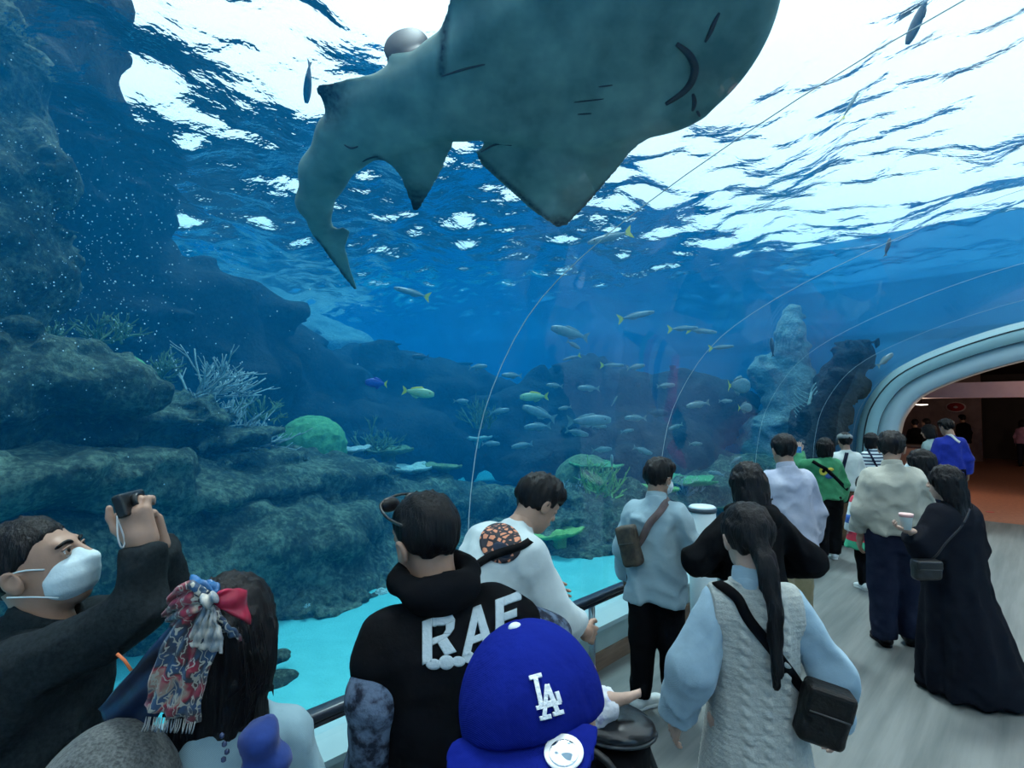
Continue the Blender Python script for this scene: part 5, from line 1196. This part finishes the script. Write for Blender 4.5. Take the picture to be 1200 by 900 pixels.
# --- striped top
st13 = Person(1021, 9.2, 1.62, 50, 'woman in navy and white striped top with dark bob', hair='bob', female=True)
def stripe_mat():
    m = bpy.data.materials.new('breton_stripe'); t = nt(m); N = t.nodes; L = t.links; b = N['Principled BSDF']; b.inputs['Roughness'].default_value = .85
    tc = N.new('ShaderNodeTexCoord'); wv = N.new('ShaderNodeTexWave'); wv.bands_direction = 'Z'; wv.inputs['Scale'].default_value = 5.5; L.new(tc.outputs['Object'], wv.inputs['Vector'])
    cr = N.new('ShaderNodeValToRGB'); cr.color_ramp.interpolation = 'CONSTANT'; e = cr.color_ramp.elements; e[0].color = (.02, .04, .09, 1); e[1].position = .42; e[1].color = (.66, .72, .74, 1); L.new(wv.outputs['Fac'], cr.inputs[0]); L.new(cr.outputs[0], b.inputs['Base Color']); return m
st13.shirt(stripe_mat(), loose=1.2, h=.016); s13 = st13.last; st13.trousers(NAVY, h=.018); st13.shoes(BLK_SH)
st13.strap([st13.wpt(1015, 524, 9.2), st13.wpt(1021, 535, 9.05), st13.wpt(1028, 550, 9.05)], .03, .008, NAVY, surf=s13)

# --- beige shirt man
be = Person(1044, 4.9, 1.82, 26, 'tall man in beige button shirt tucked into dark navy trousers', hair='full', head=(-18, -8, 0), stance=.04)
bei = cloth('beige_shirt', (.43, .42, .36), (.37, .37, .32), 4)
be.shirt(bei, hem=-.015, loose=1.26, arm=(.10, .09, .066, .75), fold=.011); be.collar(bei, .072, .05); be.trousers(NAVY, (.122, .10, .088, 1.0), .04); be.shoes(BLK_SH)
be.part('belt', xf(sdf_mesh(lambda X, Y, Z: loft(X, Y, Z, [(-.02, .176, .126), (.02, .176, .126)], rnd=.005), (-.2, -.16, -.04), (.2, .16, .04), .012, 1), be.hip + np.array([0, 0, .01]), np.eye(3)), BLACK)
# --- bob-haired woman beside him
bw = Person(1083, 5.25, 1.64, 60, 'bob-haired woman in navy top and mask between the beige and cloaked visitors', hair='bob', female=True, head=(30, -6, 0)); bw.mask()
bw.shirt(NAVY, loose=1.15, h=.015); bw.trousers(BLACK, h=.018); bw.shoes(BLK_SH)
# --- cloaked woman with the cup
cl = Person(1112, 4.07, 1.61, 62, 'woman in long flowing black cloak holding a paper cup', hair='long', female=True, head=(10, -4, 0), arms=None)
for cobj in list(cl.root.children): bpy.data.objects.remove(cobj)
wl = cl.wpt(1066, 622, 3.95); cl.arm = [((cl.sh[0] + np.array([-.14, .02, -.24])), wl, ((-.2, .3, -1), .75, wl*0 + (cl.R @ np.array([-.8, .5, .25])))), None]
cl.arm[1] = (cl.sh[1] + np.array([.08, .0, -.28]), cl.sh[1] + np.array([.06, .10, -.5]), None)
cl.make_body(True, .6); cl.part('hair', xf(hair_vf('long'), cl.hc, cl.Rh, cl.hs), HAIR)
cloak_m = cloth('black_cloak', (.010, .012, .018), (.007, .008, .013), 6)
def pleats(d, X, Y, Z): a = np.arctan2(Y, X); return d - np.float32(.014)*np.sin(a*9 + 2*vnoise(X*3, Y*3, Z*2))*np.clip((1.2-Z)/.9, 0, 1)
cl.garment('cloak', cloak_m, [(-.90, .37, .34, -.02, .14), (-.6, .31, .28, -.01, .09), (-.2, .24, .20, 0, .03), (.16, .20, .155), (.34, .20, .15), (.44, .18, .12), (.50, .10, .085), (.54, .065, .066)], (.10, .10, .085, .82), .008, .014, extra=pleats); scl = cl.last
cl.shoes(BLK_SH)
cl.strap([cl.wpt(1128, 600, 4.0), cl.wpt(1118, 630, 3.85), cl.wpt(1104, 655, 3.8), cl.wpt(1086, 668, 3.85)], .015, .006, BLK_PL, surf=scl)
M_ = Matrix.Translation(P(1086, 668, 3.82)) @ Matrix.Rotation(rad(40), 4, 'Z'); bag('crossbody_bag', 'small black bag slung across the cloaked woman\'s back', 'bag', M_, (.18, .08, .13), BLK_PL)
cup_p = P(1062, 611, 3.92)
cup = empty('paper_cup', tuple(cup_p - np.array([0, 0, .055])), 0, 'white paper cup with a pink rim in the cloaked woman\'s hand', 'cup')
mesh_obj('cup_body', lathe_vf([(.001, 0), (.030, 0), (.041, .105), (.044, .108), (.041, .111), (.038, .105), (.028, .006), (.001, .006)], 24), mat('cup_white', (.72, .78, .76), (.66, .72, .7), 6, .5), cup); mesh_obj('rim', lathe_vf([(.040, .088), (.0425, .088), (.0445, .110), (.042, .110)], 24), mat('cup_pink', (.75, .42, .40)), cup)
# --- child in bright clothes
ch = Person(1011, 6.4, 1.26, 40, 'child in bright red, white and green clothes beside the beige shirt man', hair='bob', female=True, stance=.08)
def kid_mat():
    m = bpy.data.materials.new('kid_patches'); t = nt(m); N = t.nodes; L = t.links; b = N['Principled BSDF']; b.inputs['Roughness'].default_value = .8
    tc = N.new('ShaderNodeTexCoord'); sp = N.new('ShaderNodeSeparateXYZ'); L.new(tc.outputs['Object'], sp.inputs[0]); mr = N.new('ShaderNodeMapRange'); mr.inputs[1].default_value = .55; mr.inputs[2].default_value = 1.5; L.new(sp.outputs['Z'], mr.inputs[0])
    cr = N.new('ShaderNodeValToRGB'); cr.color_ramp.interpolation = 'CONSTANT'; e = cr.color_ramp.elements; e[0].color = (.05, .40, .22, 1); e[1].position = .20; e[1].color = (.55, .03, .06, 1)
    for ps, c_ in ((.34, (.7, .74, .74, 1)), (.48, (.05, .15, .5, 1)), (.62, (.6, .66, .66, 1)), (.82, (.55, .05, .08, 1))): k = e.new(ps); k.color = c_
    L.new(mr.outputs[0], cr.inputs[0]); L.new(cr.outputs[0], b.inputs['Base Color']); return m
ch.shirt(kid_mat(), hem=-.30, loose=1.35, flare=.05, arm=(.10, .09, .07, .8), h=.018); ch.trousers(BLACK, (.1, .075, .06, .97), h=.018); ch.shoes(WHITE_SH)
# --- far end of the tunnel and the lobby
b18 = Person(1112, 9.8, 1.84, 20, 'tall person in blue jacket with a white strap', hair='full', head=(30, -14, 0)); rb = cloth('cobalt_jacket', (.015, .035, .36), (.010, .025, .26)); b18.shirt(rb, hem=-.14, loose=1.06, arm=(.09, .08, .06, .93), name='jacket', h=.018); s18 = b18.last; b18.trousers(BLACK, h=.02); b18.shoes(BLK_SH)
b18.strap([b18.wpt(1108, 503, 9.8), b18.wpt(1118, 508, 9.6), b18.wpt(1126, 518, 9.6)], .04, .008, WHITE_SH, surf=s18)
m19 = Person(1091, 10.6, 1.72, 60, 'person in mint shirt standing just behind the blue jacket', hair='bob', female=True, head=(20, -8, 0)); m19.shirt(cloth('mint_shirt', (.50, .66, .64), (.42, .58, .57)), loose=1.25, h=.018); m19.trousers(NAVY, h=.02); m19.shoes(BLK_SH)
f20 = Person(1128, 20.5, 1.78, 40, 'person in a black coat standing in the lobby under the oval sign', hair='full'); f20.shirt(BLACK, hem=-.2, loose=1.3, h=.022); f20.trousers(cloth('mauve_trousers', (.36, .26, .32)), h=.022); f20.shoes(WHITE_SH)
f21 = Person(1197, 19.5, 1.62, -20, 'person in a pink top waiting in the dark lobby', hair='bob', female=True); f21.shirt(cloth('pink_top', (.55, .28, .42)), loose=1.15, h=.022); f21.trousers(NAVY, h=.022); f21.shoes(BLK_SH)
for px, Z, H, fc, lb_ in ((1072, 17.5, 1.68, 20, 'dim figure in dark clothes at the lobby counter'), (1086, 16.5, 1.72, 60, 'dark-haired figure in black behind the mint shirt')):
    q = Person(px, Z, H, fc, lb_, hair='short'); q.shirt(BLACK, loose=1.2, h=.022); q.trousers(BLACK, h=.022); q.shoes(BLK_SH)

# ------------------------------------------------------------------ handrail
rail_m = mat('rail_dark', (.020, .028, .045), (.015, .02, .035), 8, .3, spec=.6); steel = mat('brushed_steel', (.42, .47, .48), (.36, .41, .42), 10, .35, .05, metal=.85, stretch=(6, 6, 1))
hr = empty('handrail', (-2.3, 0, 0), 0, 'dark blue-black handrail on slim steel posts along the glass', 'handrail')
def rrect(w, h, r, n=5):
    out = []
    for cx, cz, a0 in ((w/2-r, h/2-r, 0), (-w/2+r, h/2-r, 90), (-w/2+r, -h/2+r, 180), (w/2-r, -h/2+r, 270)):
        for k in range(n): a = rad(a0 + 90*k/(n-1)); out.append((cx + r*math.cos(a), cz + r*math.sin(a)))
    return out
mesh_obj('top_bar', prism_vf([(x, z+.735) for x, z in rrect(.075, .040, .016)][::-1], -6.0, 12.3), rail_m, hr)
mesh_obj('under_bar', prism_vf([(x, z+.697) for x, z in rrect(.045, .020, .006)][::-1], -6.0, 12.3), rail_m, hr)
for k in range(-3, 6):
    y = 1.083 + 2.1*k
    po = mesh_obj('post', prism_vf([(x, z) for x, z in rrect(.045, .020, .004, 3)][::-1], 0, .69), steel, hr); po.rotation_euler = (math.pi/2, 0, 0); po.location = (0, y, 0)
    po.data.transform(Matrix.Rotation(math.pi, 4, 'X')) if False else None
    po.rotation_euler = (-math.pi/2, 0, 0); po.location = (0, y, .69)
    o = mesh_obj('foot_plate', lathe_vf([(.001, 0), (.05, 0), (.05, .008), (.001, .008)], 20), steel, po); o.rotation_euler = (math.pi/2, 0, 0); o.location = (0, .69, 0)
# ------------------------------------------------------------------ white cylindrical stand by the rail
st = empty('bin', tuple(PZ(824, 742, 0.0)*np.array([1, 1, 0])), 0, 'white cylindrical bin with a dark-rimmed lid beside the handrail', 'bin'); sp = P(823, 600, 4.65); st.location = (sp[0], sp[1], 0)
zt = sp[2] + .05; wht = mat('bin_white', (.62, .72, .74), (.56, .66, .69), 3, .4)
mesh_obj('body', lathe_vf([(.001, 0), (.105, 0), (.108, .02), (.108, zt-.05), (.10, zt-.045), (.001, zt-.045)], 32), wht, st); mesh_obj('rim', lathe_vf([(.104, zt-.05), (.114, zt-.045), (.116, zt-.015), (.108, zt-.012), (.10, zt-.03)], 32), mat('bin_rim', (.06, .09, .12)), st)
mesh_obj('lid', lathe_vf([(.001, zt-.035), (.106, zt-.035), (.110, zt-.008), (.095, zt+.004), (.001, zt+.006)], 32), wht, st)
blk = mat('bin_print', (.02, .04, .16)); 
for i, (w_, z_) in enumerate(((.05, -.13), (.035, -.16), (.045, -.19), (.03, -.22))):
    parts = [];a0 = YAW - math.pi/2 + .55
    V = [(.1092*math.cos(a0 + a), .1092*math.sin(a0 + a), zt + z_ + dz) for dz in (0, .014) for a in np.linspace(0, w_/.108, 6)]; F = [(j, j+1, 7+j, 6+j) for j in range(5)]
    o = mesh_obj('printed_line', (V, F), blk, st); s = o.modifiers.new('t', 'SOLIDIFY'); s.thickness = .001
# ------------------------------------------------------------------ stroller with the baby's legs
sp = P(716, 848, 2.42); S = empty('stroller', (sp[0], sp[1], 0), rad(20), 'black baby stroller with a padded footrest near the cap wearer', 'stroller'); zs = sp[2]
def tray(X, Y, Z): return s_ell(X, Y, Z, (0, 0, 0), (.19, .15, .06)) + folds(X, Y, Z, .003)
vin = mat('black_vinyl', (.012, .014, .018), (.009, .01, .013), 6, .25, spec=.6)
o = mesh_obj('footrest', sdf_mesh(tray, (-.23, -.19, -.1), (.23, .19, .1), .014, 1), vin, S); o.location = (0, 0, zs)
o = mesh_obj('footrest_rim', tube_vf([(.192*math.cos(a), .152*math.sin(a), -.012) for a in np.linspace(0, 2*math.pi, 36)], .008, 6), mat('stroller_tube', (.05, .06, .07), rough=.3, metal=.6), S); o.location = (0, 0, zs)
def seat(X, Y, Z): return smin(s_box(X, Y, Z, (-.22, -.02, zs-.05), (.16, .17, .06), .05), s_cap(X, Y, Z, (-.36, -.02, zs), (-.52, -.02, zs+.36), .10, .08), .06) + folds(X, Y, Z, .005)
mesh_obj('seat', sdf_mesh(seat, (-.75, -.3, zs-.2), (.05, .3, zs+.5), .018, 1), BLACK, S)
def basket(X, Y, Z): return s_box(X, Y, Z, (-.02, 0, .42), (.17, .17, .20), .05) + folds(X, Y, Z, .006)
mesh_obj('basket', sdf_mesh(basket, (-.3, -.25, .15), (.25, .25, .7), .018, 1), BLACK, S)
for sy in (-1, 1):
    mesh_obj('side_frame', tube_vf(spline([(.30, sy*.20, .10), (.16, sy*.21, .38), (.02, sy*.2, zs-.03), (-.3, sy*.2, zs-.02)], 18), .016, 8), BLK_PL, S); mesh_obj('rear_frame', tube_vf(spline([(-.5, sy*.21, .10), (-.35, sy*.21, .5), (-.3, sy*.2, zs-.02), (-.75, sy*.2, zs+.35)], 18), .014, 8), BLK_PL, S)
    for x in (.30, -.5):
        wv = empty('wheel', (x, sy*.23, .095)); wv.parent = S; wv.rotation_euler = (math.pi/2, 0, 0)
        mesh_obj('tyre', tube_vf([(.078*math.cos(a), .078*math.sin(a), 0) for a in np.linspace(0, 2*math.pi, 30)], .017, 8), BLK_PL, wv); mesh_obj('hub', lathe_vf([(.001, -.012), (.062, -.008), (.062, .008), (.001, .012)], 20), steel, wv)
bb = empty('person', (sp[0], sp[1], 0), rad(20), 'barefoot baby lying in the stroller under a white cloth', 'person')
def L_(px, py, Z): return (np.array(Matrix.Rotation(rad(-20), 3, 'Z')) @ (P(px, py, Z) - np.array([sp[0], sp[1], 0])))
hip, kn, an, toe = L_(690, 838, 2.40), L_(712, 822, 2.36), L_(734, 818, 2.40), L_(747, 813, 2.43); kn2, an2 = L_(684, 806, 2.45), L_(694, 784, 2.55); bt = L_(640, 850, 2.4); bh = L_(600, 842, 2.4)
def baby(X, Y, Z):
    d = s_cap(X, Y, Z, bt, hip, .075, .07); d = smin(d, s_ell(X, Y, Z, bh, (.08, .08, .09)), .03)
    for a, b, r, q in ((hip, kn, .042, .036), (kn, an, .036, .022), (hip, kn2, .042, .034), (kn2, an2, .032, .02)): d = smin(d, s_cap(X, Y, Z, a, b, r, q), .02)
    d = smin(d, s_cap(X, Y, Z, an, toe, .021, .017), .012); dv = (toe-an)/np.linalg.norm(toe-an)
    for k in range(5): d = smin(d, s_ell(X, Y, Z, toe + dv*.014 + np.array([0, 0, .016-.008*k]) , (.008, .008, .006)), .004)
    return d
bl = np.min([hip, kn, an, toe, kn2, an2, bt, bh], 0)-.12; bhh = np.max([hip, kn, an, toe, kn2, an2, bt, bh], 0)+.12
mesh_obj('body', sdf_mesh(baby, bl, bhh, .0075, 1), SK2, bb)
cc = (hip+kn)/2 + np.array([0, 0, .012])
def clothf(X, Y, Z): return smin(s_cap(X, Y, Z, hip, kn*.8+hip*.2, .062, .055), s_cap(X, Y, Z, bt*.4+hip*.6, kn2*.8+hip*.2, .07, .05), .03) + folds(X, Y, Z, .014, 2.2)
mesh_obj('romper', sdf_mesh(clothf, bl, bhh, .008, 1), mat('white_print_cloth', (.72, .72, .78), (.42, .42, .62), 18, .85, .3, 40, ramp=(.36, .46)), bb)

# ------------------------------------------------------------------ lobby fittings
bm_p = P(1120, 462, 15.6)
o = mesh_obj('beam_lobby', box_vf((-8, 16.0, 2.28), (8.5, 16.5, 2.62)), pink, smooth=False); tag(o, kind='structure')
o = mesh_obj('wall_lobby_panel', box_vf((-5.4, 27.9, 0), (-1.8, 28.1, 3.39)), mat('lobby_stone', (.22, .15, .15), (.16, .11, .11), 3, .7), smooth=False); tag(o, kind='structure')
o = mesh_obj('wall_lobby_screen', box_vf((-6.5, 20.8, 0), (-3.3, 21.0, 2.45)), mat('lobby_ochre', (.30, .19, .10), (.24, .15, .08), 3, .6), smooth=False); tag(o, kind='structure')
ct = empty('counter', (-3.6, 18.6, 0), 0, 'dark wooden counter in the lobby', 'counter'); mesh_obj('front', box_vf((-1.6, -.3, 0), (1.3, .3, 1.0)), lob_w, ct, smooth=False); bevel_obj(mesh_obj('top', box_vf((-1.7, -.36, 1.0), (1.4, .36, 1.05)), dark_m, ct, smooth=False), .01)
sg = PU(1120, 477, -1.0); sgp = P(1120, 477, 21.8); sg_ = empty('oval_sign', (sgp[0], 27.86, 0), 0, 'small red oval sign with a pale rim on the lobby wall', 'sign'); r_ = ray(1120, 477); k_ = 27.895/r_[1]; sgp = CAM + r_*k_; sg_.location = tuple(sgp)
for nm, sc_, m_, y_ in (('rim', 1.0, mat('sign_rim', (.62, .50, .50)), 0.0), ('face', .84, mat('sign_red', (.30, .02, .03), (.22, .015, .02), 6), -.012), ('mark', .22, mat('sign_mark', (.6, .5, .5)), -.022)):
    V, F = lathe_vf([(.001, 0), (.32*sc_, 0), (.32*sc_, .02), (.001, .02)], 28); V = np.array(V)*np.array([1, .62, 1]); o = mesh_obj(nm, (V, F), m_, sg_); o.rotation_euler = (math.pi/2, 0, 0); o.location = (0, y_, 0)
# ceiling lamps of the lobby
lamp_p = CAM + ray(1080, 474)*(16.9/ray(1080, 474)[1])
for i, (x, y, z, en, lb_) in enumerate(((lamp_p[0], lamp_p[1], lamp_p[2], 60, 'glowing white ceiling lamp over the lobby counter'), (1.2, 15.3, 3.36, 150, 'round recessed lobby lamp close to the portal'), (4.5, 20, 3.36, 120, 'round recessed lobby lamp deep in the hall'))):
    lm = empty('ceiling_lamp', (x, y, z), 0, lb_, 'lamp'); mesh_obj('housing', lathe_vf([(.001, .045), (.16, .04), (.17, 0), (.15, .0), (.14, .02), (.001, .025)], 24), dark_m, lm); mesh_obj('diffuser', lathe_vf([(.001, -.02), (.11, -.012), (.145, .005), (.14, .012), (.001, .012)], 24), emit_mat('lamp_glow%d' % i, (1, .93, .82), 6.0), lm)
    if i == 0: mesh_obj('stem', tube_vf([(0, 0, .04), (0, 0, 3.42-z)], .012, 8), dark_m, lm)
    ld = bpy.data.lights.new('lamp_light', 'POINT'); ld.energy = en; ld.color = (1, .72, .52); ld.shadow_soft_size = .12; lo_ = bpy.data.objects.new('lamp_light', ld); COL.objects.link(lo_); lo_.parent = lm; lo_.location = (0, 0, -.16)
# small red marker stuck on the floor
q = PZ(1160, 600, 0.0); o = mesh_obj('floor_marker', lathe_vf([(.001, 0), (.07, 0), (.07, .003), (.001, .003)], 16), mat('red_tape', (.6, .08, .08)), loc=(q[0], q[1], .0)); tag(o, 'small red tape marker stuck on the grey floor', 'marker')
